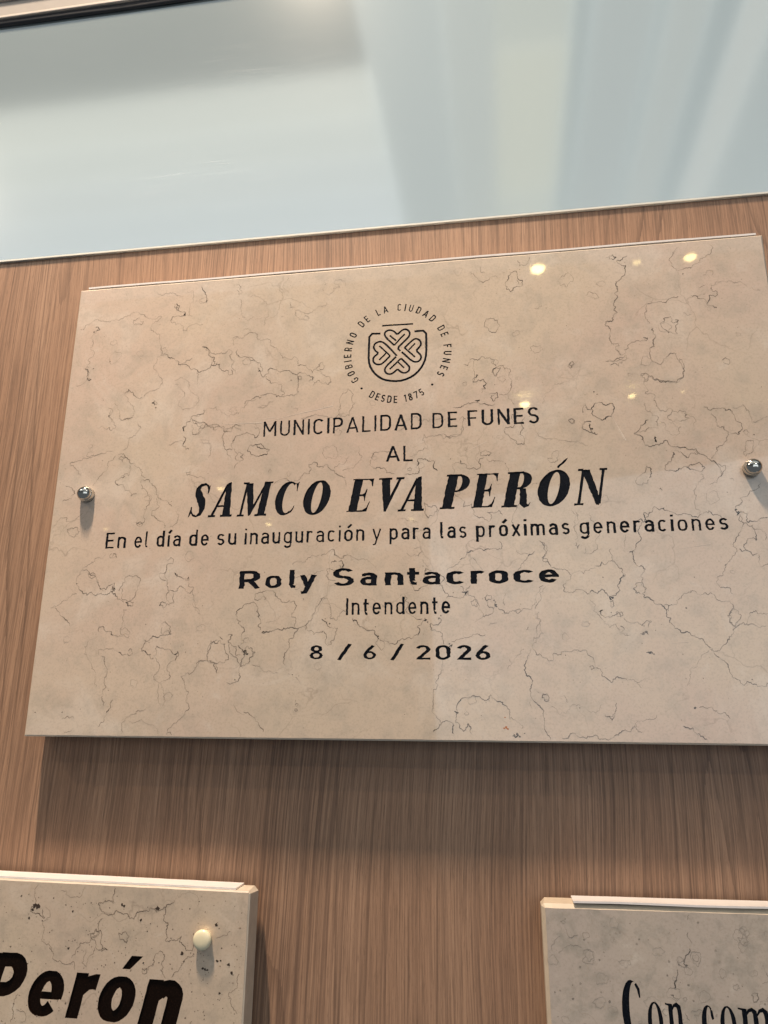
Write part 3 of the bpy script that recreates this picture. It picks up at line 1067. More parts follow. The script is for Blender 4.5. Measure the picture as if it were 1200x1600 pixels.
# traced courses of the veins, tile by tile: (origin, scale) then 'width darkness closed | x y x y ...'
TILES = [
((100, 440, 4.0), """
1 .35 0|115 300 160 265 245 245 325 240 370 230 415 215 430 195 460 190 500 205 520 228 570 235 612 222 580 250 548 275 542 305 575 320 600 335 600 390 615 440 585 470 580 500 570 515
.8 .3 0|570 515 580 560 612 605 600 660 560 680 500 720
.9 .35 0|215 300 185 380 165 410 190 440 180 470 150 490 155 540 130 545 160 570 165 610 120 640 75 655 35 640
1.6 .8 0|195 290 215 285 225 300 200 315
1.6 .7 0|130 545 150 560 145 600 170 612 150 618
1 .35 1|435 240 470 225 498 250 485 270 455 268 432 255
.7 .25 1|285 480 320 435 355 440 350 480 320 510 285 505
.7 .2 1|455 450 490 430 500 460 470 475
1.3 .7 0|615 450 680 480 740 515 800 550 860 560 910 540 940 515 935 490 910 450 885 410 865 405
.9 .35 0|740 515 775 490 805 475
1 .5 0|865 405 890 430 920 445 960 450 1005 448 1030 425 1055 440 1040 470 1060 495 1050 540 1075 570
1.3 .65 0|940 510 975 515 1000 560 1035 585 1055 575 1045 550
1.2 .6 0|905 430 900 460 925 480 920 520 945 525 960 510
.9 .4 0|1060 360 1085 345 1110 355 1150 325 1200 315
1 .4 0|1060 400 1060 350 1090 345
1.1 .5 0|1085 420 1095 470 1140 472 1195 495
.8 .3 0|690 620 750 610 780 640 790 680 830 710 845 740 820 775 745 800 715 775 740 730 755 695 720 660 695 640
1.0 .45 0|835 560 838 600 830 645
1.2 .65 0|375 700 405 672 430 690 450 718 490 720
.8 .35 0|375 700 400 740 425 770 438 820 420 850 370 865 345 850 340 800 315 760
.8 .3 0|275 790 300 800 285 850 300 880
1.7 .85 0|862 30 880 65 893 105 888 132
.9 .35 0|580 60 600 80 650 78 700 85 745 95
1.4 .65 0|690 150 715 180 745 190 760 210 740 215 710 215 675 230 665 245
.8 .35 0|665 245 700 270 745 310 770 310 800 270 825 262 870 272
1.4 .6 0|700 140 722 150 718 180 700 165
.6 .3 0|770 60 810 60 790 150 780 190 800 215
.6 .25 0|820 130 860 135 890 130
.9 .4 0|1075 20 1105 30 1112 70 1095 85 1080 50
.7 .3 0|1100 110 1110 130 1100 170 1112 210 1135 222
1.3 .7 1|550 760 570 745 583 762 565 772
.8 .3 0|1200 730 1150 745 1130 780 1100 815 1060 835 1010 830 975 800 950 780 900 790 870 830 800 840 790 870
"""),
((380, 420, 6.667), """
.7 .3 0|545 45 510 65 470 90 440 140 410 185 440 215 475 245
.8 .45 0|485 340 495 380 520 400 545 400
.7 .3 0|540 430 590 430 640 465 680 470 760 420 800 385 855 385 870 350
.8 .4 0|540 440 540 480 580 530 640 530 690 515 640 480
.6 .25 0|840 105 850 170 880 150
.6 .25 0|835 200 850 255 890 275 930 245 940 200 1010 195 940 150 960 110 1050 120 1070 180
.6 .3 0|70 300 100 270 160 290 210 320 245 360 262 420 265 490 235 530 215 600
.5 .25 0|0 500 100 500 200 510
.9 .4 0|0 640 80 650 150 680 145 720 180 750 215 735 250 730 285 745 290 775 330 820 380 870 410 930 480 940 540 915 565 935 575 1000
1 .45 0|0 915 60 920 110 945 165 975
1.2 .6 0|150 1000 175 980 195 1030 185 1070 165 1060 150 1030
1.3 .65 0|165 1060 190 1110 215 1125 230 1100 270 1045 330 1050 390 1075 450 1060 510 1085 565 1105
1.1 .5 0|230 1110 260 1160 340 1185 400 1230 430 1290 400 1330
1.1 .55 0|565 1010 600 1000 655 1005 680 1045 720 1085 760 1040 800 990 825 975 850 1010 830 1050 790 1040
1.2 .6 0|565 1110 600 1080 650 1085 690 1110 725 1125 720 1160 680 1170
.9 .45 0|760 1060 820 1095 880 1120 910 1150 915 1180 880 1205 820 1190 780 1160 750 1180 725 1220
1.1 .5 0|570 1110 570 1180 560 1250 550 1310
1.1 .55 1|575 1120 600 1120 610 1150 575 1155
1.1 .5 0|20 1415 30 1380 100 1350 170 1350 220 1310 280 1295 320 1310 345 1335 400 1330 480 1325 550 1310
.7 .3 0|160 1440 230 1430 270 1390 320 1375
.9 .45 1|1090 1250 1135 1295 1130 1350 1175 1395 1130 1450 1110 1520 1060 1540 1005 1510 1010 1440 1000 1380 1030 1310
1 .3 0|600 1570 700 1535 800 1530 980 1530 1110 1530
"""),
((680, 380, 4.615), """
1.2 .5 0|550 90 590 125 605 165 640 160 670 140 680 100 715 60
1.3 .6 0|540 215 570 200 590 215 600 260 630 270 630 305 600 315 560 320 540 352 515 335 502 290 530 255 545 215
1 .45 0|590 260 600 295 635 300
.9 .35 1|940 220 990 240 995 275 950 315 900 300 885 265
1.0 .5 0|310 270 350 282 390 265 410 240 450 245
.8 .3 0|255 205 285 240 310 270
.8 .3 0|320 170 325 205 360 215
1.1 .55 1|402 540 440 555 465 600 430 645 400 640 385 620 352 600 365 560
.8 .3 1|705 735 760 735 772 770 740 790 690 775
1.1 .55 1|965 870 990 850 1003 870 975 903
.9 .45 0|1085 380 1110 350 1150 360 1180 395 1150 405 1090 380
.7 .35 0|710 470 745 475 770 455 745 440
1.1 .55 0|205 875 235 885 250 835 290 840 340 815 390 825 420 870 440 885
.8 .3 0|290 840 275 890 285 925 270 1000
1.5 .75 0|300 945 270 1000 310 985 350 985 370 1010 360 1050 330 1050
1.4 .7 0|410 930 440 895 470 895 440 960 405 930
1 .5 0|440 890 490 880 535 905 530 960 550 1010 545 1050 510 1090 460 1095
1.4 .65 0|385 1085 445 1075 455 1110 420 1140 400 1115 430 1090
1.3 .6 0|125 1185 200 1175 250 1160 310 1150 330 1160 430 1155
1.6 .8 0|285 1135 320 1130 300 1155
.8 .35 0|330 1080 345 1060
.8 .35 0|525 1090 535 1130 570 1165
.8 .4 1|200 1005 225 1000 228 1020 205 1025
.5 .3 0|780 1160 790 1110 830 1060 860 1015 930 1000 1010 980
1 .5 1|960 1275 990 1265 1005 1280 985 1300
.9 .45 0|170 1280 200 1250 220 1270 200 1310 190 1380 120 1395 60 1410 0 1380
1.1 .5 0|495 1350 520 1330 550 1330 550 1250 600 1230
1.1 .55 0|495 1350 530 1390 570 1420 600 1450 640 1450 645 1410 610 1380 640 1330 650 1250
.7 .3 0|700 1310 735 1370 900 1420 1100 1450
"""),
((920, 360, 4.286), """
1.6 .6 1|135 175 160 163 185 180 165 197 135 192
1.4 .6 0|110 185 135 180
1.5 .6 0|262 110 255 170 235 180 190 200 215 230 242 260 240 300 215 320 190 375 180 430 165 490 178 515 160 570 135 610 105 632
1.2 .55 0|105 632 150 660 140 700 145 740 165 765
1 .5 0|150 760 190 755 205 775 180 800 215 835 240 825 265 790 265 765 310 745 365 735 395 730
1.4 .65 0|365 715 395 720 385 740 370 735
1.1 .55 0|110 875 160 880 215 850 250 835 255 860 200 890 200 910 140 900
.8 .3 0|60 120 100 180
1 .45 0|590 115 570 150 540 190 555 240 600 272 640 255 700 230 745 190 790 165 820 150 832 115 800 90
.9 .4 0|560 160 590 120 605 115
.8 .3 0|765 300 790 270 830 270 820 300
1.1 .5 0|740 390 765 370
1.5 .65 0|820 380 830 410 860 415 850 445 805 435 805 470 790 490 810 505 855 520
.7 .3 0|820 380 850 345 900 340 960 345 1030 355 1060 380
1.2 .5 0|1090 380 1120 400 1150 400 1200 420
1.3 .55 0|390 495 430 485 470 475 515 482 545 455 600 440
1.3 .55 0|680 440 730 455 765 455 790 485
1 .4 0|390 495 375 550 380 590 415 625
1.2 .5 1|485 640 500 590 545 575 550 610 600 605 580 640 595 695 560 690 520 670
1.6 .75 0|575 600 600 600 590 620
1.5 .6 0|430 655 420 665 445 700 430 750 405 790
1.1 .5 0|405 790 415 850 465 895 500 860 540 830 585 825 605 870 635 930 635 980 600 1015 560 1015
1.5 .6 0|560 1015 500 1015 460 995 400 970
.8 .4 1|350 970 390 960 400 985 370 998
.8 .35 1|262 955 295 960 290 978 265 975
1.1 .45 0|890 870 915 850 945 870 935 900 900 880
.6 .3 0|630 545 660 570 690 560
"""),
((880, 560, 3.75), """
1.1 .5 1|32 40 50 18 65 30 50 55
1 .5 0|250 15 290 15 350 0
1 .45 0|450 100 480 85 500 100 470 150 480 205 540 225
1.3 .6 0|510 100 560 125 600 140 660 145 700 115 710 70 680 0
.8 .35 0|540 220 545 280 580 305 620 290 640 300 610 350
1.6 .75 1|165 295 190 260 230 262 270 265 300 290 290 320 260 340 225 360 190 340
1.4 .7 0|115 320 130 270 140 300 165 300
1.1 .5 1|30 365 50 352 68 365 50 382
1.5 .7 0|165 372 130 372 115 400 145 425 175 440 200 445
1.4 .7 0|150 380 160 410 175 440
.9 .4 0|640 300 700 310 730 330 760 340 780 370 760 395
.8 .35 0|610 350 650 370 690 370 740 345
1.4 .65 0|710 320 715 345 740 350
.8 .35 0|480 260 480 300 520 330 560 345 550 400
.7 .3 0|570 370 600 420 640 450 680 440 690 400 620 375
1.4 .6 0|500 360 450 410 415 440 460 455 475 490 500 515 560 508 640 515 700 520 780 530 800 560 860 595 900 620 930 660 930 685
1 .4 0|430 430 500 405 560 405
1.4 .6 0|820 285 840 285 870 300 910 290 950 305 990 320 1020 370 1050 410 1030 445 980 440
1.1 .5 0|870 330 895 370 900 390 970 430 960 460 900 520 870 590
.8 .35 1|1055 430 1075 418 1088 435 1070 450
.9 .45 1|1080 480 1115 480 1110 520 1070 575 1058 560 1065 520
1.3 .55 0|650 540 700 560 720 580 790 560 740 530
1.4 .6 0|640 550 635 600 600 655 660 662 740 625 780 615 830 640 800 665 760 650 720 640
1.2 .5 0|860 590 950 625 940 660 915 690
.9 .4 0|915 690 860 740
1.9 .9 0|535 455 540 475 550 490
1.7 .75 0|490 628 510 640 515 670 505 700
1 .4 0|490 628 475 670 430 700 435 740 465 742 505 710
1.5 .8 0|562 765 570 758 582 775
.8 .35 0|800 680 825 700 790 730 770 790 770 840 800 890 800 920
.6 .3 1|840 790 900 780 915 830 870 855 840 830
1.3 .6 0|430 950 500 920 540 870 590 875 640 900 680 915 740 915 790 935 810 910 900 915 930 935
1.1 .5 0|1160 730 1150 755 1110 775 1070 810 1035 820 1030 860 1010 880
1.8 .85 0|1005 880 1030 900 1020 920
1.4 .6 0|1030 900 1080 910 1110 955 1150 940 1200 930
.9 .4 0|1040 960 1045 930 1010 920
.9 .4 0|990 290 1050 270 1090 310 1110 380
.8 .35 0|1110 370 1150 360 1200 340
.9 .4 0|975 700 1000 715
"""),
((60, 640, 4.286), """
1 .4 0|480 0 470 50 510 90 520 120 490 140 450 130 400 125
1.2 .55 0|540 35 570 70 630 55 640 20
.8 .3 0|665 90 690 120 650 175 600 230 560 270
1.1 .5 1|540 330 555 310 580 325 565 350
1.3 .55 0|535 295 570 295 600 330 635 360
1 .4 0|520 310 490 340 460 370 460 400 420 440 390 480 360 510
1 .4 0|635 360 690 400 720 455
.9 .35 0|615 370 620 400 605 445 560 445
1.5 .65 0|580 445 530 470 515 485 530 510
.9 .35 0|530 510 580 540 620 580 660 560
1.1 .5 0|680 490 720 470 750 490
1.1 .5 0|690 500 720 540 745 580 740 640 710 690 650 755
1 .45 0|750 490 790 540 800 590 860 610 890 650
1.2 .5 0|795 590 810 650 760 680 780 720 830 750 840 790
1 .4 0|935 660 940 720 910 770 880 790
1.3 .55 1|655 765 680 752 698 768 680 782
.9 .35 0|210 360 260 345 320 325 370 305 440 295 500 280
.9 .35 0|150 370 210 360 240 385 270 410 280 440
1.1 .5 0|180 510 220 520 245 560 220 600 160 615
.9 .35 0|80 840 105 780 150 725 210 750 270 715 300 690
.9 .4 1|195 800 250 788 275 815 240 855 205 840
1.1 .5 1|990 420 1015 415 1015 435 995 440
.9 .4 0|985 440 1050 450 1110 480
1.1 .5 0|1015 50 1050 40 1100 30 1115 0
1.6 .7 0|1020 75 990 90 965 120 975 150
1 .45 0|1020 60 1060 85 1100 100 1060 165 1030 150 1025 100
1.4 .6 0|970 180 985 200 970 230 985 265 1010 265
.8 .35 0|870 240 920 215 970 215
1.2 .5 0|1050 85 1120 100 1200 130
.6 .3 0|1090 200 1140 220 1155 280
.7 .3 0|1030 450 1100 530 1190 620
"""),
((40, 850, 4.0), """
.7 .25 0|500 65 430 95 380 140 350 165 325 200 320 250
1.2 .55 0|350 165 400 185 440 205 455 240 470 285 500 285 520 260 555 240 560 285 530 290
1.1 .45 1|390 185 420 180 438 205 415 215
1.2 .55 0|320 250 345 290 380 305 382 320 440 322 500 315 530 300
2 .6 0|540 260 555 290 545 300
1.5 .55 0|530 290 560 310 590 345 610 365
1 .45 0|600 270 600 300 610 350 640 360 665 350 690 300 708 260 700 205 660 198 620 220 605 260 580 290
1.5 .6 1|625 365 650 358 675 365 670 388 640 388
1.1 .5 0|612 450 610 410 635 410
.9 .4 0|610 450 605 500 590 540 600 570
.8 .35 1|590 530 620 522 648 545 640 568 595 560
.9 .35 0|155 400 190 390 260 350 320 310
1.2 .55 0|185 395 215 430 240 460 280 515
.8 .35 0|85 440 120 425
1.6 .6 0|460 550 460 520 485 515 500 545 550 570
1 .4 0|550 575 600 575 650 575
.8 .3 0|450 575 400 600 370 640 365 690 400 730 415 780 440 810 440 900
.8 .3 0|460 700 455 665 500 655 580 670
1.9 .6 0|580 680 600 690 635 690
1.2 .5 0|635 685 650 700 670 680 665 660 640 670
1 .4 0|470 700 500 760 510 810 490 850 485 940 490 1010
1.5 .6 0|545 970 530 1010 505 1055
.9 .35 0|505 1055 490 1100 450 1145
1.3 .6 0|540 85 525 75 540 60
1.3 .6 1|550 60 565 65 568 85 545 88
1 .4 0|920 120 925 95 905 85 880 110
1.1 .55 0|925 125 885 125 880 165 870 200 885 240 890 290 930 300
1 .5 0|875 175 845 180 850 220 880 225
1.7 .8 0|930 180 945 210
1.2 .55 0|935 185 970 205 1000 230 1020 225 1020 205 1005 220
1 .45 0|930 300 960 265 1000 285 1030 310 1045 290 1020 240
1 .5 0|900 295 895 380 885 370
1 .5 0|920 305 925 370 900 380
1.1 .6 1|835 385 855 362 885 375 860 402
.6 .3 0|1040 310 1060 390 1090 440
1.1 .5 0|850 500 870 485 895 510 905 560 850 570
1.3 .6 0|915 562 860 570 810 575 770 605 745 600 735 640 725 670 760 690 780 715 800 715
1 .4 0|855 560 855 520
1.2 .55 0|820 635 850 650 885 655 925 685
1.8 .65 0|925 690 950 670 955 700 930 730
1 .4 0|815 640 800 700 830 740 835 780 800 830 815 855 845 865 880 850 905 825 885 790 885 760 930 725
.8 .35 0|835 870 820 920 840 1000 860 1012 872 980 860 900 845 868
1 .45 0|1200 600 1155 605 1150 660 1135 730 1165 735 1190 760 1195 810
1 .4 0|1130 730 1080 730 1065 770 1000 810 970 825 990 860 1005 920 1000 980 1020 1030 990 1070 925 1120 885 1175
1.4 .6 0|880 1190 905 1175 915 1195
.8 .35 0|610 1180 600 1150 620 1105 640 1080 700 1040 760 1020
.6 .3 0|640 1100 700 1110 790 1130 830 1195
1 .4 0|225 1095 260 1075 300 1090
.8 .3 0|240 1185 290 1160 295 1190
.8 .35 0|75 560 95 580 75 600
"""),
((300, 850, 4.615), """
1.3 .55 0|930 85 965 75 1000 45 1025 45 1035 80 1060 95 1120 85
.7 .3 0|720 150 760 120 830 110 870 80 920 75
.6 .25 0|1130 75 1200 110
1.4 .6 0|1055 130 1075 115 1095 150 1075 170 1060 150
1.5 .6 0|1000 145 1030 120 1045 125
1 .45 0|970 185 1000 180 1040 190
1.1 .5 0|1040 260 980 255 965 230 985 215 970 185
.8 .35 0|720 240 790 225 850 220 950 190
1.1 .5 0|450 395 455 370 480 350 510 345 560 340 590 345 615 385 640 400 700 400 740 415 735 480 750 560 740 600
1.2 .55 0|450 395 480 405 500 390 520 375 535 390 520 405
1.4 .6 0|330 530 325 480 350 465 400 430 440 420 470 450 475 520 500 570 490 620
1.6 .65 0|500 640 550 635 600 615 660 605 720 600 770 605 810 590
.6 .25 0|530 570 590 555 640 510
1.7 .7 0|500 640 520 630 525 640
1.2 .5 0|770 605 740 640 715 680 700 730 680 780 660 840 675 880
1.2 .5 0|325 530 350 560 330 575 370 600 380 630 355 660 375 700 350 725
1.3 .55 0|330 730 370 770
1.6 .8 0|355 780 380 765 405 790 375 800 370 770 395 770
1.2 .6 1|375 780 395 735 415 755 455 780 440 810 415 825 400 865 350 885 360 830 380 800
1.2 .55 0|110 840 115 790 130 720 160 700 205 695 215 720 240 720 240 770 265 830 230 855 170 860 110 840
1.2 .55 0|200 665 225 690
1.6 .6 0|260 660 290 655 280 680 255 700
1.1 .5 0|265 700 270 780 300 810 345 865 340 930 325 990 290 1005 250 995
1.1 .5 0|265 705 320 740 315 800 350 800
1.2 .5 0|30 870 60 840 110 840 160 865 175 925
1 .45 0|810 590 860 550 880 500 910 440 945 385 980 410 1000 470 995 530 1040 550 1060 520 1080 490 1110 490
1.1 .5 0|810 590 830 620 880 655 910 635 950 625
.9 .4 0|805 595 820 620 825 590
2 .8 0|935 540 960 560 970 580
1.1 .5 0|970 575 1050 605 1030 660 1000 700 1005 725 980 735 960 710 970 670 950 630
.8 .35 0|1150 540 1190 590
.7 .3 0|430 870 500 900 560 915 620 930
1 .4 0|690 930 705 940
.6 .3 0|740 960 780 1000
1 .45 1|745 1160 755 1150 765 1160 755 1170
1.2 .6 1|740 1197 750 1187 762 1197 750 1207
.8 .3 0|310 1130 300 1160 340 1215 380 1225
1.2 .5 0|370 1210 430 1240 480 1300 510 1355 540 1400
.8 .4 0|735 735 745 728
1.2 .5 0|800 390 800 410
.6 .3 0|0 330 5 430 60 510
"""),
((540, 840, 3.75), """
.8 .35 0|355 90 380 110 430 110 450 80 430 55 400 65
1.2 .55 0|450 125 490 165
1.7 .75 0|670 130 710 90 750 78
1.4 .6 0|750 78 820 70 915 65 905 20
.7 .3 0|590 190 640 165 670 130
1 .45 0|740 120 770 150 800 200
1.5 .6 0|1110 75 1070 110
1 .45 0|1070 110 1040 150 1000 210 970 230
.7 .3 0|1000 70 1030 100 1070 100
1.3 .55 0|1130 20 1165 50 1150 120 1200 160
1.1 .5 0|510 190 470 180 460 220 500 260 440 290 400 300 370 260
1.3 .55 0|550 210 580 240 550 280 580 320 600 345 590 355
1.1 .5 0|595 345 640 350 690 350 720 330
1.8 .8 0|680 320 715 325 700 335 720 310
1 .45 0|670 285 700 320 730 280 720 340 760 360
1 .45 1|735 380 755 360 775 380 770 405 740 395
1.1 .5 0|760 360 780 420 815 465 850 450 870 430 880 405
1.2 .55 1|815 350 830 335 855 345 845 362 820 362
2.1 .85 0|870 370 875 400 890 405
1 .45 0|820 365 830 400 870 415
1.2 .55 0|890 410 920 425 985 430 1010 445 1030 430 1020 415 985 430
.8 .35 0|1030 430 1080 420 1110 390 1130 320 1160 280
.9 .4 0|935 320 925 360 930 400
.7 .3 0|750 500 800 470 850 450
.7 .3 0|835 520 850 500 885 497
1.1 .5 0|340 330 370 380 360 440 400 465 450 480
2 .85 0|465 470 470 490
1.4 .6 0|480 480 445 500 430 560 400 575 320 600 240 605
1.4 .6 0|500 500 545 510 560 480 545 470
1.2 .5 0|500 500 500 540 550 550 570 600 575 640
1.8 .75 0|600 640 625 625 610 655
1.1 .5 0|620 610 680 590 740 575 820 568
1.5 .6 0|40 470 80 520 120 540 170 545 190 580
1.7 .75 0|185 575 195 595
1 .45 0|190 590 175 620 210 660 230 640 225 610 200 595
1.2 .5 0|215 605 260 612
1 .45 0|570 720 565 780 545 820 535 880 515 950 515 1000 540 1060 555 1085
1.5 .65 0|515 1185 515 1140 550 1095 600 1075 635 1100 635 1150 680 1180
1.3 .6 0|660 1020 665 960 700 935 760 930 840 930 850 920 860 940 920 965 945 990 960 1060
1.5 .65 0|635 1015 660 1025 650 1050 670 1100 690 1135 720 1090 735 1150 770 1190
.7 .35 1|695 1030 710 1018 722 1030 705 1042
.9 .4 0|960 1060 1010 1080 1040 1110 1030 1120
1.6 .7 0|985 1150 1000 1170 1020 1160
1.8 .7 0|1065 715 1055 760 1060 810 1095 855
1.5 .6 0|1095 855 1080 890 1095 950 1150 1000 1160 1050
1.1 .5 0|1160 1050 1165 1100 1180 1150 1200 1185
1 .45 0|1085 650 1075 690 1065 715
1 .4 0|1080 960 1090 1000
.9 .4 0|1120 900 1135 910
1.4 .5 1|1155 920 1180 915 1195 940 1170 950
.7 .3 0|950 770 1000 700 1030 640
1.2 .4 0|960 710 970 740
1.2 .4 0|1055 545 1075 525
.8 .35 0|1120 440 1135 500 1120 580 1090 640
1.3 .3 0|300 1085 305 1185
.8 .3 0|0 100 80 130 180 180
"""),
((820, 800, 3.158), """
.8 .35 0|250 0 265 40 260 110 250 140
.8 .35 0|320 0 325 40 355 130 360 170 330 205 295 205 300 170
1.2 .6 0|255 150 260 180 270 160
1.1 .5 0|425 180 430 240 460 270 485 305
.7 .35 0|500 200 490 150 500 110
1.5 .65 0|620 0 600 40 575 60 575 130 550 170 540 200
1.6 .75 0|515 200 535 190 535 230 550 260 560 270
1.2 .55 0|560 270 590 295 580 350 580 400
1.2 .55 0|580 350 550 350 535 380 550 400 575 405
1.5 .65 0|580 400 620 430 680 465 700 490 715 545 760 580 810 595 860 625 920 670
1.3 .6 0|680 465 700 455 715 460 710 490
1.1 .5 0|715 460 750 455 765 425 800 400 840 390 870 410 930 405
1.2 .55 0|1190 560 1130 555 1040 570 1030 600 1000 640 970 670 910 670
1 .45 0|930 405 940 420 1000 440 1030 470 1010 500 1010 540 1040 570
1.1 .5 1|1000 510 1020 480 1055 490 1060 530 1040 565 1010 545
1.1 .5 0|1100 550 1110 500 1140 485 1200 500
1.2 .55 0|345 265 380 245 440 240 460 270
1.5 .7 0|485 300 495 315 470 330 460 370 465 380 455 400 430 425
2.4 .9 0|425 415 430 432
1.1 .5 1|420 440 435 435 440 460 425 468
1.5 .65 0|320 400 330 385 380 380 400 400 430 420
1.1 .5 0|130 275 180 280 225 310 195 380 250 385 320 405
.8 .35 0|230 310 290 305 345 275
1.3 .6 0|90 150 90 230 130 270
1.5 .65 0|365 490 385 485 375 505 400 520 430 515 455 500 470 495 470 515
1 .5 1|450 495 475 490 475 520 455 515
.8 .35 0|320 430 350 460 370 510 420 570 450 550 470 580 510 610
1.3 .6 0|470 560 480 600 515 610
1 .45 0|490 520 540 550 580 560 600 535 625 540 610 570
1.9 .8 0|570 600 590 605 605 590 610 605
1.8 .8 0|600 695 625 690 635 705
1 .45 0|40 670 60 705 100 720 135 735 180 690 250 680 300 680 340 720 350 770
1.6 .6 0|350 770 380 800 430 840 450 815 490 820 510 830
.8 .35 0|510 830 580 870
.9 .45 1|318 765 335 758 345 770 330 780
1 .45 0|105 365 80 420 50 480
.8 .35 0|70 490 75 570 70 620 40 640
1.3 .55 0|545 1040 580 1090 610 1145
.8 .35 0|545 1025 600 1020 650 1000
1.1 .5 0|450 940 450 980 420 1010 395 1005 430 1030 445 1000
1.2 .5 0|170 1140 180 1115 215 1115 240 1090 300 1115 350 1100 400 1120 440 1110 480 1080 540 1050
1.5 .6 0|780 1055 830 1065 860 1095 900 1125
1.5 .5 0|860 965 910 965 950 980
1.1 .45 0|950 985 990 990 1015 1020
.6 .35 0|810 830 800 860 850 760 870 720 905 680
1.6 .7 0|930 695 960 715
1.2 .55 0|960 715 1000 750 1020 800 1080 855 1130 850 1195 840
1.2 .55 0|1060 10 1080 60 1060 100 1045 125 1045 180 1020 230 1000 250
1 .45 0|1000 250 985 290 950 320 945 345 980 370 1030 405
1.3 .6 0|1075 45 1120 70 1140 110 1140 140 1100 130 1080 160 1100 190 1125 215 1155 200
1.4 .6 0|1060 180 1075 195 1100 190
1.2 .5 0|1125 60 1170 90 1190 140
1.1 .5 0|1155 210 1155 250 1175 270 1200 250
1.4 .5 0|85 895 115 905 120 930 95 925
.7 .35 0|170 910 200 915 215 940
1 .4 0|130 960 165 985
.6 .25 0|160 990 300 965 380 950
1 .5 0|835 318 840 325
.6 .3 0|540 830 620 825
"""),
((300, 580, 3.75), """
1.3 .5 0|0 285 40 300 90 320 180 325 290 320
1.1 .4 0|100 325 190 350 290 350
1 .45 0|0 370 40 370 70 330 100 325
.9 .4 0|180 425 185 370 210 330
1.2 .55 0|180 410 200 460 235 460 240 420 260 380 300 365 350 370 380 385 395 360 390 330 365 325
.9 .4 0|240 455 265 490
1.1 .55 1|255 500 275 475 300 485 300 515 280 530 258 520
1.3 .6 0|270 535 255 550 250 570
.8 .35 0|200 460 205 490 230 510
1.4 .7 1|325 470 345 430 380 430 420 445 455 460 440 490 390 500 350 490
1.5 .7 0|375 435 420 455
.8 .3 1|770 450 790 440 830 435 850 465 855 490 820 510 770 490
1.2 .5 0|700 570 685 560 685 545 710 535 740 560 800 565 830 580 880 615 905 670
1.1 .45 0|700 570 690 600 650 605 600 640 480 660
.8 .35 1|448 590 458 575 468 588 458 598
.6 .25 1|555 600 570 585 582 600 568 615
.8 .35 0|830 570 860 540 900 510 920 500
.9 .35 0|980 440 990 510 960 545 880 580
1.2 .5 0|1050 520 1065 570 1100 565 1140 595 1190 600
1.2 .5 0|1100 470 1060 490 1055 520
.9 .4 0|1100 470 1130 470 1160 470
.7 .3 0|380 210 430 200 470 180
.7 .3 0|50 400 90 420 110 470 100 510
.7 .3 0|370 300 380 330
"""),
((620, 640, 3.75), """
.9 .4 0|150 240 180 225 150 180 160 145 240 155 300 165 370 145 385 90
1 .45 0|75 275 120 250 150 240
1.7 .7 0|120 330 120 300 160 290 210 300 215 340 240 360
1.3 .55 0|50 380 90 375 130 370 125 330
.8 .4 1|62 348 75 338 88 348 75 358
.9 .4 0|330 380 325 320 345 310 370 315
1.3 .55 0|375 295 400 320 440 345 470 350 490 320 485 290 510 275
1.2 .5 1|490 250 520 235 548 250 540 270 505 270
1 .4 0|530 280 580 300 640 330 660 370
1.1 .5 1|160 545 180 560 230 565 235 590 210 625 185 635 165 610
.6 .25 0|0 650 90 645 120 670
1.2 .55 0|340 490 380 520 440 550 450 590 500 630 530 650 545 610 530 600
1.4 .65 0|530 600 560 600 600 590 620 620
1.1 .45 0|715 550 690 600 680 670
.8 .4 1|885 290 910 290 920 245 945 240 940 300 900 312
1.2 .3 0|400 240 418 210
.8 .25 0|600 0 600 40 640 60
1 .3 0|0 120 40 110 190 70 290 60
.7 .3 0|340 430 355 480
.6 .3 0|1020 590 1060 620 1050 700
.6 .3 0|790 440 830 430
"""),
]
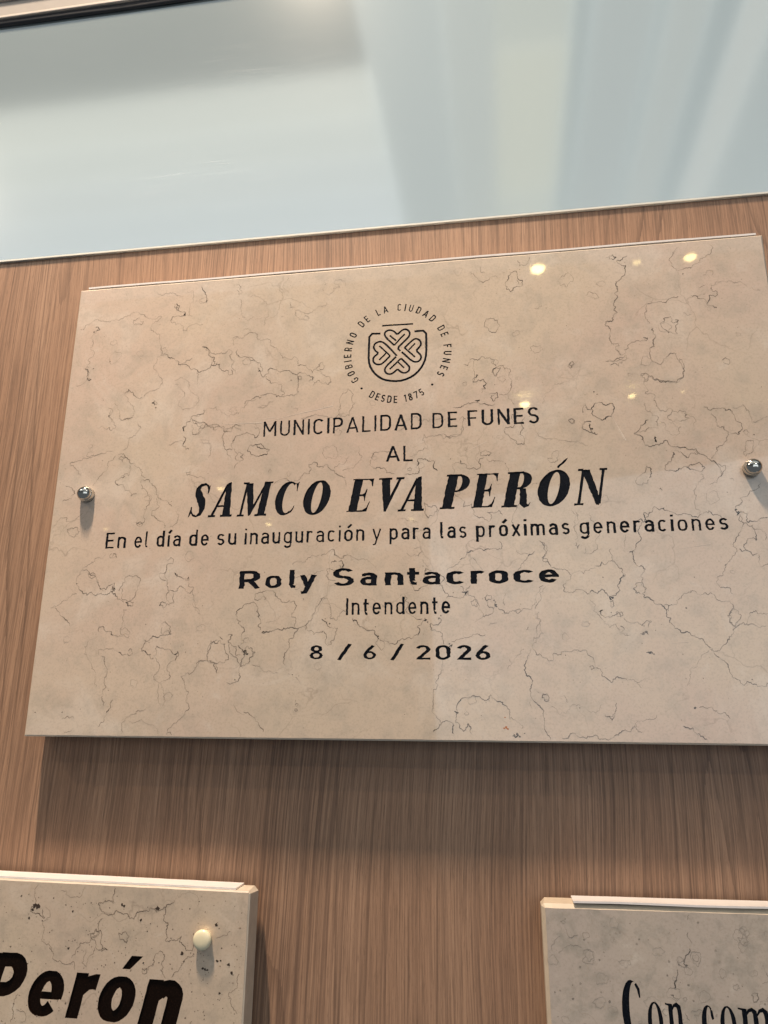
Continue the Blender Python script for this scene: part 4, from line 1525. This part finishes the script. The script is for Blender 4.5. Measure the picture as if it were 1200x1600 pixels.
BLOTS = [(170,650,2.2,.6),(153,516,2.6,.8),(147,519,3.0,.5),(146,576,1.6,.8),(137,592,2.4,.95),(142,593,1.2,.8),(172,565,1.6,.7),(289,491,2.6,.95),(276,480,2.0,.6),(243,637,2.2,.6),(198,461,1.0,.8),(163,526,.9,.7),
 (455,594,2.2,.5),(405,580,1.8,.9),(434,584,1.0,.6),(484,542,1.0,.6),(812,421,1.0,.8),(811,543,1.0,.6),(857,520,.7,.7),(848,598,1.0,.3),(845,450,.9,.6),(875,480,.8,.6),
 (746,586,1.2,.9),(775,585,1.0,.5),(773,601,1.0,.7),(746,626,1.6,.9),(1067,428,1.8,.8),(1079,419,1.2,.6),(1100,446,1.2,.7),(1100,460,1.2,.6),(1119,480,1.6,.6),(1097,574,1.2,.5),
 (914,617,1.0,.8),(928,612,2.0,.8),(933,616,1.6,.9),(994,700,.8,.9),(1178,679,1.6,.7),(925,670,2.2,.9),(922,664,1.6,.9),(929,677,1.8,.9),(933,678,1.0,.8),
 (1024,684,1.8,.95),(1026,689,1.2,.95),(1150,796,2.2,.95),(1153,802,2.0,.8),(704,717,1.2,.9),(790,724,1.0,.8),(770,683,1.0,.5),(822,673,.9,.5),
 (120,912,1.6,.95),(135,929,1.0,.8),(157,920,1.4,.9),(178,919,2.8,.6),(175,924,2.2,.8),(97,1113,1.4,.9),(55,1113,1.2,.9),(98,1036,.8,.8),(290,1019,1.0,.8),(275,1022,1.6,.6),(249,711,.8,.9),
 (325,740,.9,.9),(367,1062,1.4,.7),(382,1020,2.4,.85),(379,1016,1.8,.8),(452,1084,.7,.8),(515,974,1.8,.9),(508,967,1.2,.8),(357,1003,1.3,.8),(360,996,1.5,.5),
 (665,969,2.6,.95),(668,972,1.8,.8),(686,966,2.4,.7),(689,962,1.6,.7),(727,926,2.2,.9),(775,945,2.6,.95),(772,938,1.6,.8),(702,1006,1.6,.8),(591,994,1.8,.9),(708,926,1.2,.8),
 (957,934,3.0,.95),(942,902,1.4,.8),(974,899,2.2,.8),(1005,990,2.8,.7),(1010,988,2.0,.8),(1016,1020,2.6,.9),(1022,1022,1.4,.8),(1072,950,2.0,.7),(1085,902,1.0,.8),(1086,1106,2.6,.9),
 (808,1147,2.6,.8),(812,1151,2.0,.8),(802,1150,1.6,.8),(820,1146,1.4,.7),(1067,1022,1.0,.7),(872,958,.9,.7),(955,957,1.2,.8),(1003,1005,1.2,.6),(906,1106,1.4,.6),(1006,978,1.2,.8),(1047,878,.8,.6),
 (788,1138,2.0,-1),(793,1139,2.2,-1),(789,1121,1.4,-1),(791,1137,2.6,-1),(1099,1060,1.0,.7),(1072,1060,1.2,.4),(462,1095,.9,.5),(752,1118,.8,.7),(753,1125,.8,.7),(680,1061,.8,.6),(728,1062,1.0,.5)]

# ================================================================ the large plaque
big = Plaque('engraved_plaque', (0, 0, 0), 0.0,
             'large beige marble plaque with black engraved lettering and a round shield emblem',
             0.600, 0.400, M_marble, M_edge)
big.parent_of = {}

# emblem, engraved like the rest: its strokes are sub-parts of one emblem part
emblem = bpy.data.objects.new('emblem', None)
COL.objects.link(emblem)
emblem.parent = big.root

def emb_px(pts):
    return [big.at(560 + x / 10.0, 500 + y / 10.0) for x, y in pts]

def chaikin(pts, n=2, closed=False):
    for _ in range(n):
        out = [] if closed else [pts[0]]
        m = len(pts)
        for i in range(m if closed else m - 1):
            a, b = pts[i], pts[(i + 1) % m]
            out += [(a[0] * .75 + b[0] * .25, a[1] * .75 + b[1] * .25), (a[0] * .25 + b[0] * .75, a[1] * .25 + b[1] * .75)]
        if not closed:
            out.append(pts[-1])
        pts = out
    return pts

PXM = 0.00056     # metres per photo pixel at the emblem
def emb_stroke(name, pts, wpx, smooth=1, closed=False, mat=None, rough=0.00010):
    P = emb_px(pts)
    if smooth:
        P = chaikin(P, smooth, closed)
    big.parent_of[len(big.letters)] = emblem
    big.add(name, strip(P, wpx * PXM, closed, rough, 0.0012, rnd), mat or M_ink, 0.0004)

CL = 2.5
emb_stroke('shield_outline', [(345, 212), (172, 216), (166, 420), (158, 640), (195, 760), (280, 865), (400, 938), (560, 958), (700, 945), (850, 880), (960, 780), (1035, 650), (1060, 540), (1062, 350), (1056, 162), (875, 178)], 3.4, 1)
emb_stroke('crown_bar', [(372, 90), (612, 75), (855, 60)], 2.7, 0)
for pts, w in [
    ([(560, 395), (430, 275), (405, 215), (435, 170), (500, 155), (560, 178), (605, 232), (670, 168), (725, 140), (785, 162), (808, 215), (785, 268), (700, 350), (610, 440), (655, 485)], CL),
    ([(490, 240), (590, 325)], 2.2), ([(725, 220), (640, 305), (560, 395)], 2.2),
    ([(720, 435), (850, 310), (905, 288), (965, 320), (982, 380), (950, 430), (900, 478), (975, 545), (982, 600), (940, 648), (880, 658), (820, 628), (740, 555), (675, 500)], CL),
    ([(720, 435), (800, 505), (885, 578)], 2.2), ([(885, 365), (785, 468)], 2.0),
    ([(590, 575), (425, 730), (408, 790), (440, 838), (500, 850), (550, 822), (610, 765), (660, 812), (725, 832), (785, 800), (802, 750), (780, 708), (665, 598)], CL),
    ([(490, 770), (665, 600)], 2.2), ([(618, 655), (715, 748)], 2.0),
    ([(495, 562), (380, 680), (325, 700), (262, 688), (228, 640), (238, 578), (318, 520), (260, 478), (233, 425), (262, 362), (330, 335), (395, 350), (500, 450), (600, 560)], CL),
    ([(325, 405), (410, 480), (495, 560)], 2.2), ([(325, 625), (430, 520)], 2.2)]:
    emb_stroke('leaf_line', pts, w * 1.2, 1)

ecx, ecz = big.at(620.5, 551.0)
def ring_text(text, a0, a1, r_base, hgt, inward=False, h=0.078, mat=None, wide=1.0):
    """letters around the shield: angles clockwise from the top"""
    r = random.Random(hash_text(text))
    gl = [stroke_polys(c, h, 0.014, r) if c != ' ' else (None, .34) for c in text]
    gap = .24
    tot = sum(g[1] for g in gl) + gap * (len(text) - 1)
    x = 0.0
    for (polys, w) in gl:
        if polys:
            t = (x + w / 2) / tot
            a = math.radians(a0 + (a1 - a0) * t)
            k = hgt * wide
            out = []
            for q in polys:
                qq = []
                for px_, py_ in q:
                    lx = (px_ - w / 2) * k
                    lz = py_ * hgt
                    if not inward:
                        rr_ = r_base + lz
                        qq.append((ecx + math.sin(a) * rr_ + math.cos(a) * lx, ecz + math.cos(a) * rr_ - math.sin(a) * lx))
                    else:
                        rr_ = r_base - lz
                        qq.append((ecx + math.sin(a) * rr_ - math.cos(a) * lx, ecz + math.cos(a) * rr_ + math.sin(a) * lx))
                out.append(qq)
            big.parent_of[len(big.letters)] = emblem
            big.add('letter', out, mat or (M_ink_thin if r.random() < .5 else M_ink), 0.0003)
        x += w + gap
R_OUT = abs(big.at(704.5, 548)[0] - big.at(536.0, 548)[0]) / 2
CAPH = R_OUT * 0.145
ring_text('GOBIERNO DE LA CIUDAD DE FUNES', -126, 124, R_OUT - CAPH, CAPH, wide=0.98)
ring_text('DESDE 1875', 212, 149, R_OUT - CAPH * 0.02, CAPH * 0.98, inward=True)
for dx, dy in ((270, 882), (932, 845)):
    x, z = big.at(520 + dx / 6.0, 460 + dy / 6.0)
    big.parent_of[len(big.letters)] = emblem
    big.add('dot', [[(x + 0.0011 * math.cos(k * 0.785), z + 0.0010 * math.sin(k * 0.785)) for k in range(8)]], M_ink, 0.0003)

# lines of writing
big.line('MUNICIPALIDAD', 411, 659, 682.5, 670.5, 659, 645, 0.055, M_ink, 0.19)
big.line('DE', 675.5, 714.5, 669.5, 667, 645.5, 642.5, 0.060, M_ink, 0.22)
big.line('FUNES', 731, 842.5, 665.5, 661, 641, 635.5, 0.058, M_ink, 0.20)
big.line('AL', 603.5, 645, 721.5, 720.5, 697, 696, 0.055, M_ink, 0.16)
SER = random.Random(5)
mk = lambda ch: serif_polys(ch, 0.013, 0.23, SER)
big.boxed([('S', 293.5, 330.6), ('A', 324.4, 365.4), ('M', 369.6, 427.5), ('C', 428.5, 468.5), ('O', 472.7, 517.5)], 808, 803, 756.5, 751, mk, M_ink, 0.0006)
big.boxed([('E', 541, 585), ('V', 591.5, 632.5), ('A', 621, 662.3)], 800, 797.5, 749, 745.5, mk, M_ink, 0.0006)
big.boxed([('P', 686.7, 734.2), ('E', 736.3, 779.4), ('R', 783, 831), ('Ó', 840.8, 889.8), ('N', 896.7, 949.2)], 795, 787.5, 743, 731.5, mk, M_ink, 0.0006)
base = lambda x: 857.5 + (x - 164) * (827.5 - 857.5) / (1138 - 164)
cap = lambda x: 832.8 + (x - 164) * (801.5 - 832.8) / (1138 - 164)
for word, xl, xr, h in (('En', 164.2, 195.8, .055), ('el', 209, 231, .058), ('día', 243.8, 281.7, .068), ('de', 295.2, 325.6, .060), ('su', 338.5, 368.8, .060),
                        ('inauguración', 381.8, 569, .058), ('y', 582, 595.4, .050), ('para', 608.5, 672.9, .062), ('las', 688, 729.3, .062),
                        ('próximas', 744, 891, .068), ('generaciones', 906.3, 1138.8, .062)):
    big.line(word, xl, xr, base(xl), base(xr), cap(xl), cap(xr), h, M_ink, 0.19)
mk2 = lambda ch, r=random.Random(8): stroke_polys(ch, 0.073, 0.014, r)[0]
big.boxed([('R', 372.4, 407.8), ('o', 414, 441), ('l', 451, 462.7), ('y', 468, 495.8)], 920, 918.3, 892.3, 890.3, mk2, M_ink)
big.boxed([('S', 519.8, 553.7), ('a', 562.5, 589.8), ('n', 600.3, 630.7), ('t', 636, 655), ('a', 660, 688), ('c', 697, 725), ('r', 735, 757), ('o', 763.8, 793.8), ('c', 802.5, 833), ('e', 842.5, 872.5)],
          916, 910, 888, 881.5, mk2, M_ink)
big.line('Intendente', 540.5, 703.5, 961, 959, 934.5, 931.5, 0.060, M_ink, 0.20)
mk3 = lambda ch, r=random.Random(9): stroke_polys(ch, 0.070, 0.014, r)[0]
big.boxed([('8', 483, 505.3), ('/', 526.6, 550), ('6', 567.7, 588), ('/', 609.6, 631.4), ('2', 649.9, 673), ('0', 680.5, 704.3), ('2', 713.6, 736.3), ('6', 742.8, 766)],
          1030, 1031, 1008.5, 1008, mk3, M_ink)
big.build(chamfer=0.0011, corner=0.0006)

# veins traced from the stone
ve = Veins(21, big)
for (ox, oy, sc), txt in TILES:
    for ln_ in txt.strip().splitlines():
        head, body_ = ln_.split('|')
        w, d, cl = head.split()
        nums = [float(t) for t in body_.split()]
        pts = [big.at(ox + nums[i] / sc, oy + nums[i + 1] / sc) for i in range(0, len(nums) - 1, 2)]
        pts = [p for p in pts if abs(p[0]) < 0.2975 and 0.002 < p[1] < 0.3975]
        if len(pts) < 2:
            continue
        ve.ribbon(pts, 0.00050 * float(w), cl == '1', min(1.0, float(d) * 1.0))
for x, y, rad, dk in BLOTS:
    a = big.at(x, y)
    ve.blot(a[0], a[1], rad * 0.00036, dk)
# small closed cells, specks and light pecks scattered between them
for _ in range(46):
    x, z = ve.r.uniform(-.29, .29), ve.r.uniform(.01, .39)
    ve.loop(x, z, ve.r.uniform(.0012, .0045), 0.00028, ve.r.uniform(.15, .4))
for _ in range(150):
    x, z = ve.r.uniform(-.295, .295), ve.r.uniform(.005, .395)
    ve.blot(x, z, ve.r.uniform(.00018, .00042), ve.r.uniform(.3, .9))
ve.build(big.root, (0.50, 0.40, 0.315), (0.035, 0.028, 0.022))

def scratches(root, items, at):
    vs_, fs_ = [], []
    for (xa, ya, xb, yb, w) in items:
        a, b = at(xa, ya), at(xb, yb)
        L = math.hypot(b[0] - a[0], b[1] - a[1])
        n = (-(b[1] - a[1]) / L * w / 2, (b[0] - a[0]) / L * w / 2)
        k = len(vs_)
        y = -FRONT - 0.0001
        vs_ += [(a[0], y, a[1]), (b[0] + n[0], y, b[1] + n[1]), (b[0], y, b[1]), (b[0] - n[0], y, b[1] - n[1])]
        fs_.append((k, k + 3, k + 1))
    o = mesh_obj('scratch', vs_, fs_, M_scratch, root)
    o['kind'] = 'stuff'
M_scratch = plain('pale_scratch', (0.70, 0.60, 0.50), 0.4)
scratches(big.root, [(400, 662, 520, 634, .0005), (330, 664, 410, 660, .0005), (950, 640, 978, 688, .0006), (955, 652, 975, 686, .0004), (405, 655, 430, 652, .0004),
                     (708, 715, 760, 690, .0003), (1040, 860, 1110, 850, .0003), (1040, 1005, 1075, 1003, .0003)], big.at)

# white strip laid along the top edge
def cap_strip(root, x0, x1, z, y0, y1, t=0.0013, curl=0.0, mat=None):
    n = 48
    vv, ff = [], []
    r = random.Random(int(z * 1e5) + 5)
    for i in range(n + 1):
        x = x0 + (x1 - x0) * i / n
        d = r.uniform(-1, 1) * 0.00008
        lift = curl * (1 + .3 * math.sin(i * .5))
        prof_ = [(y0, z + d + lift + t), (y0, z + d + lift), ((y0 + y1) / 2, z + d), (y1, z + d), (y1, z + t + d), ((y0 + y1) / 2, z + t + d)]
        vv += [(x, p, q) for p, q in prof_]
    for i in range(n):
        for k in range(6):
            a, b = i * 6 + k, i * 6 + (k + 1) % 6
            ff.append((a, b, b + 6, a + 6))
    ff.append(tuple(range(5, -1, -1)))
    ff.append(tuple(n * 6 + k for k in range(6)))
    return mesh_obj('edge_strip', vv, ff, mat or M_strip, root)
cap_strip(big.root, -0.2925, 0.2955, 0.4004, -0.0272, -0.006, 0.0016, 0.0008)

def standoff_cap(plq, px, py, plastic=False):
    x, z = plq.at(px, py)
    if plastic:
        prof_ = [(0.0056, 0.0), (0.0058, 0.0008), (0.0060, 0.0030), (0.0066, 0.0036), (0.0068, 0.0046), (0.0064, 0.0056), (0.0050, 0.0063), (0.0025, 0.0066), (0.0008, 0.0067)]
        lathe('screw_cap', prof_, M_cream, plq.root, (x, -FRONT, z))
    else:
        prof_ = [(0.0060, 0.0), (0.0064, 0.0004), (0.0065, 0.0048), (0.0063, 0.0056), (0.0059, 0.0060)]
        lathe('cap_base', prof_, M_chrome, plq.root, (x, -FRONT, z), 48)
        dome = [(0.0060, 0.0061)] + [(0.0061 * math.cos(a), 0.0063 + 0.0046 * math.sin(a)) for a in [i * math.pi / 2 / 9 for i in range(9)]] + [(0.0006, 0.0109)]
        lathe('screw_cap', dome, M_chrome, plq.root, (x, -FRONT, z), 48)
    # sleeve that holds the slab off the wall
    lathe('standoff_sleeve', [(0.005, 0.0), (0.005, 0.0079)], M_chrome, plq.root, (x, 0.0, z), 20)
standoff_cap(big, 137.5, 774)
standoff_cap(big, 1173.5, 733)

# ================================================================ lower left plaque
lx, lz = on_plane(391, 1393)
LH = 0.30
ROT_L = 0.0065
left = Plaque('engraved_plaque', (lx - 0.25, 0, lz - LH), ROT_L,
              'pitted marble plaque with big bold brown italic letters and a cream screw cap',
              0.5, LH, M_marble_l, M_edge)
left.loc = Vector((lx, 0, lz)) - Euler((0, ROT_L, 0)).to_matrix() @ Vector((0.25, 0, LH))
left.root.location = left.loc
left.parent_of = {}
BR = random.Random(14)
def bold_italic(ch):
    """heavy sans italic, stems a quarter of the height"""
    h = 0.130
    if ch == 'r':
        q = strip([(h, 0), (h, .73)], 2 * h, False, .004, .1, BR) + strip([(h * 1.2, .42), (.30, .57), (.42, .60), (.50, .595)], [.20, .23, .25, .26], False, .004, .1, BR)
    elif ch == 'e':
        angs = [-14 + 332 * i / 26 for i in range(27)]
        a = arc(.33, .365, .222, .282, -14, 318, 26)
        q = strip(a, [.165 + .085 * abs(math.cos(math.radians(g))) for g in angs], False, .003, .1, BR) + strip([(.20, .335), (.62, .335)], .115, False, .003, .1, BR)
    elif ch in 'oó':
        a = arc(.33, .365, .215, .275, 0, 360, 28)[:-1]
        q = strip(a, [.175 + .085 * abs(math.cos(2 * math.pi * i / 28)) for i in range(28)], True, .004, .1, BR)
        if ch == 'ó':
            q.append([(.28, .85), (.43, .85), (.62, 1.07), (.40, 1.07)])
    elif ch == 'n':
        q = strip([(h, 0), (h, .73)], 2 * h, False, .004, .1, BR) + strip(arc(.37, .445, .16, .165, 150, 0, 8) + [(.53, 0)], 2 * h, False, .004, .1, BR) + [[(h * 1.9, .40), (.32, .46), (.34, .68), (h * 1.9, .58)]]
    elif ch == 'P':
        q = strip([(h, 0), (h, 1)], 2 * h, False, .004, .1, BR) + strip([(h, 1 - h * .8), (.30, 1 - h * .8)] + arc(.34, .655, .225, .25, 80, -80, 10) + [(.30, .405), (h, .405)], 2 * h * .92, False, .004, .1, BR)
    return [[(x + .21 * y, y) for x, y in p] for p in q]
for ch, xl, xr, yb, yt, top in (('P', -38, 46.5, 1585, 1487, 1), ('e', 40, 103.5, 1589, 1516, .73), ('r', 101, 157.5, 1592.5, 1520, .73),
                                ('ó', 150, 214.5, 1598, 1525, .73), ('n', 213, 288, 1607, 1530, .73)):
    q = bold_italic(ch)
    main = q if ch != 'ó' else q[:-1]
    bx0, bx1, by0, by1 = bounds(main)
    xm = (xl + xr) / 2
    za, zb_ = left.at(xm, yb)[1], left.at(xm, yt)[1]
    xa, xb = left.at(xl, yb)[0], left.at(xr, yt)[0]
    k = (xb - xa) / (bx1 - bx0)
    kz = (zb_ - za) / (by1 - by0)
    left.add('letter', [[(xa + (x - bx0) * k, za + (y - by0) * kz) for x, y in p] for p in q], M_brown_ink, 0.0012)
left.build(chamfer=0.0009, corner=0.0032)
vl = Veins(33, left)
vl.base_m = 0.80
LT = [((0, 1340, 2.857), """
.9 .4 0|250 115 210 110 170 120 160 160 175 220
.7 .3 0|230 115 270 150 310 175 380 130
1.2 .5 0|515 135 510 200 440 205 455 240 480 255 520 235 560 250 600 275 640 240 700 240 745 210 780 190
1.6 .7 0|690 225 710 230 700 215
1.2 .6 0|740 220 730 260 750 290 745 350 740 375
1.1 .55 0|740 375 790 370 810 350 800 375 830 415 860 415 870 380 885 370
1.1 .5 1|530 335 560 330 578 350 565 382 535 365
1 .4 0|460 270 440 300 440 330 410 355 405 370 360 380 340 410 320 440
1 .45 1|402 345 430 318 455 345 450 385 480 410 440 415 425 370
.9 .4 0|220 400 240 430 245 460 285 475 330 465 335 500
.8 .35 0|385 410 375 440 365 470 385 490 400 440 420 400
1 .45 0|660 505 685 480 690 440 715 415 735 440 730 490 740 540
1.1 .5 1|635 495 655 492 655 515 638 518
.7 .3 0|200 220 190 300 190 360 235 420
1 .4 0|870 430 800 500 765 535
1.2 .6 0|190 230 200 270 135 240 150 215 180 215
.9 .4 0|1070 520 1060 570 1020 620 1040 670 1060 700
.8 .35 0|960 360 1000 345 1030 330
.9 .4 0|80 610 60 690 50 740
.8 .35 0|70 680 110 690 115 720 90 735
.5 .25 0|790 170 840 155 880 170 880 220
.9 .4 1|400 340 425 320 445 335 420 360
""")]
for (ox, oy, sc), txt in LT:
    for ln_ in txt.strip().splitlines():
        head, body_ = ln_.split('|')
        w, d, cl = head.split()
        nums = [float(t) for t in body_.split()]
        pts = [left.at(ox + nums[i] / sc, oy + nums[i + 1] / sc) for i in range(0, len(nums), 2)]
        pts = [p for p in pts if p[0] < 0.2485 and p[1] < LH - .0015]
        vl.ribbon(pts, 0.00050 * float(w), cl == '1', float(d))
for x, y, rad in ((155, 215, 9), (170, 218, 10), (145, 232, 6), (545, 212, 6), (555, 216, 5), (628, 280, 6), (812, 428, 6), (305, 405, 5), (970, 462, 5), (985, 460, 4), (965, 300, 6), (1020, 478, 6), (1035, 515, 6), (915, 500, 5), (980, 605, 5), (705, 228, 8), (905, 495, 5), (925, 502, 4), (820, 465, 4), (640, 470, 4), (240, 180, 3), (325, 240, 4), (95, 172, 4), (130, 270, 5)):
    a = left.at(x / 2.857, 1340 + y / 2.857)
    vl.blot(a[0], a[1], rad * 0.00019, .95)
for _ in range(620):
    x, z = vl.r.uniform(.02, .246), LH - .004 - vl.r.random() ** .8 * .11
    vl.blot(x, z, vl.r.uniform(.00016, .00050) * (1 if vl.r.random() < .9 else 1.6), vl.r.uniform(.3, .95))
vl.build(left.root, (0.46, 0.36, 0.27), (0.030, 0.018, 0.012))
cap_strip(left.root, -0.25, 0.2385, LH + 0.0002, -0.0262, -0.0075, 0.0013, 0.0)
standoff_cap(left, 319.5, 1466, True)

# ================================================================ lower right plaque
rx_, rz_ = on_plane(845.6, 1412)
ROT_R = -0.0130
RH = 0.30
right = Plaque('engraved_plaque', (0, 0, 0), ROT_R,
               'mottled greyish marble plaque with thin upright black serif letters',
               0.5, RH, M_marble_r, M_edge_r)
right.loc = Vector((rx_, 0, rz_)) - Euler((0, ROT_R, 0)).to_matrix() @ Vector((-0.25, 0, RH))
right.root.location = right.loc
right.parent_of = {}
SR = random.Random(6)
CON = [('K', 972.3, 1002.5, 1531, 1628), ('o', 1012.5, 1036.5, 1565.5, 1629), ('n', 1041.5, 1069, 1566, 1630), ('c', 1097, 1117, 1570.5, 1632), ('o', 1126, 1151.5, 1572, 1634), ('m', 1156, 1207, 1574, 1636)]
for ch, xl, xr, yt, yb in CON:
    q = serif_polys(ch, 0.008, 0.0, SR)
    bx0, bx1, by0, by1 = bounds(q)
    xm = (xl + xr) / 2
    ym = (yt + yb) / 2
    za, zb_ = right.at(xm, yb)[1], right.at(xm, yt)[1]
    xa, xb = right.at(xl, ym)[0], right.at(xr, ym)[0]
    k = (xb - xa) / (bx1 - bx0)
    kz = (zb_ - za) / (by1 - by0)
    right.add('letter', [[(xa + (x - bx0) * k, za + (y - by0) * kz) for x, y in p] for p in q], M_ink, 0.0005)
right.build(chamfer=0.0024, corner=0.0030)
vr = Veins(44, right)
for ln_ in """
1.3 .6 0|805 240 805 270 825 300
1.2 .6 0|815 320 805 350 805 405 785 415 755 395 757 380
1.5 .65 0|752 425 748 470 740 490 745 512 735 515
.8 .35 0|705 250 715 240
1.4 .5 0|720 550 765 578
.9 .35 0|790 640 815 680
.8 .35 0|820 640 880 635
.6 .3 0|800 180 810 150
.8 .3 0|170 350 190 320 240 310 280 320
.7 .3 0|130 330 160 270 180 260
.9 .3 0|195 210 210 250 230 270 260 255
.8 .35 0|1190 440 1170 500
1.4 .4 1|1120 550 1150 545 1145 585 1130 590
""".strip().splitlines():
    head, body_ = ln_.split('|')
    w, d, cl = head.split()
    nums = [float(t) for t in body_.split()]
    pts = [right.at(820 + nums[i] / 3.158, 1380 + nums[i + 1] / 3.158) for i in range(0, len(nums), 2)]
    vr.ribbon(pts, 0.00055 * float(w), cl == '1', float(d))
for _ in range(120):
    x, z = vr.r.uniform(-.245, -.04), RH - .006 - vr.r.random() * .10
    vr.loop(x, z, vr.r.uniform(.0012, .005), 0.0004, vr.r.uniform(.04, .26))
for _ in range(120):
    x, z = vr.r.uniform(-.245, -.04), RH - .006 - vr.r.random() * .10
    vr.blot(x, z, vr.r.uniform(.0002, .0009), vr.r.uniform(.1, .5))
vr.build(right.root, (0.40, 0.345, 0.29), (0.045, 0.04, 0.036))
cap_strip(right.root, -0.2285, 0.25, RH + 0.0002, -0.0285, -0.0075, 0.0013, 0.0008)
# each plaque rests on the wall through its sleeves

# ================================================================ ceiling downlights (seen mirrored in the polished stone)
def downlight(px, py, k, strength, lbl):
    p = ceiling_hit(px, py)
    root = empty('ceiling_downlight', (p.x, p.y, CEIL_Z + 0.058), lbl, 'ceiling light', 'small round ceiling spotlights')
    R_ = 0.026 * k
    ring_v, ring_f = [], []
    n = 28
    for j, (r0, dz) in enumerate(((R_ * 1.5, 0.0), (R_ * 1.5, -0.004), (R_ * 1.08, -0.006), (R_ * 1.0, 0.012))):
        for i in range(n):
            a = 2 * math.pi * i / n
            ring_v.append((r0 * math.cos(a), r0 * math.sin(a), dz - 0.06))
    for j in range(3):
        for i in range(n):
            i2 = (i + 1) % n
            ring_f.append((j * n + i, j * n + i2, (j + 1) * n + i2, (j + 1) * n + i))
    mesh_obj('trim_ring', ring_v, ring_f, M_alu_lip, root)
    dv, df = [], []
    for j in range(6):
        a_ = j / 6 * math.pi / 2
        for i in range(n):
            b_ = 2 * math.pi * i / n
            dv.append((R_ * math.cos(a_) * math.cos(b_), R_ * math.cos(a_) * math.sin(b_), -0.058 - R_ * 0.9 * math.sin(a_)))
    dv.append((0, 0, -0.058 - R_ * 0.9))
    for j in range(5):
        for i in range(n):
            i2 = (i + 1) % n
            df.append((j * n + i, (j + 1) * n + i, (j + 1) * n + i2, j * n + i2))
    for i in range(n):
        df.append((5 * n + i, 6 * n, 5 * n + (i + 1) % n))
    mesh_obj('lens', dv, df, glow_mat('lens_glow', (1.0, 0.78, 0.32), strength * 0.46), root, smooth=True)
for px, py, k, st, lbl in (
        (840, 418, 1.25, 96, 'bright ceiling spotlight mirrored in the large plaque below the glass panel, right of the emblem'),
        (1078, 400, 1.0, 64, 'ceiling spotlight mirrored as the smeared yellow spot near the large plaque\'s top right corner'),
        (995, 408, .7, 25.6, 'faint ceiling spotlight mirrored between two bright ones at the large plaque\'s top edge'),
        (820, 630, 1.2, 96, 'bright ceiling spotlight mirrored just above the last letters of FUNES'),
        (987, 617, .95, 51.2, 'ceiling spotlight mirrored right of FUNES, beside two dark vein rings'),
        (1067, 610, .6, 19.2, 'faintest ceiling spotlight mirrored above the right screw cap'),
        (345, 762, 1.2, 38.4, 'ceiling spotlight mirrored between the S and A of SAMCO'),
        (420, 818, 1.1, 44.8, 'ceiling spotlight mirrored just below the word SAMCO'),
        (643, 810, 1.0, 22.4, 'ceiling spotlight mirrored below the letter A of EVA'),
        (165, 825, 1.1, 16, 'dim ceiling spotlight mirrored beside the left screw cap\'s shadow')):
    downlight(px, py, k, st, lbl)
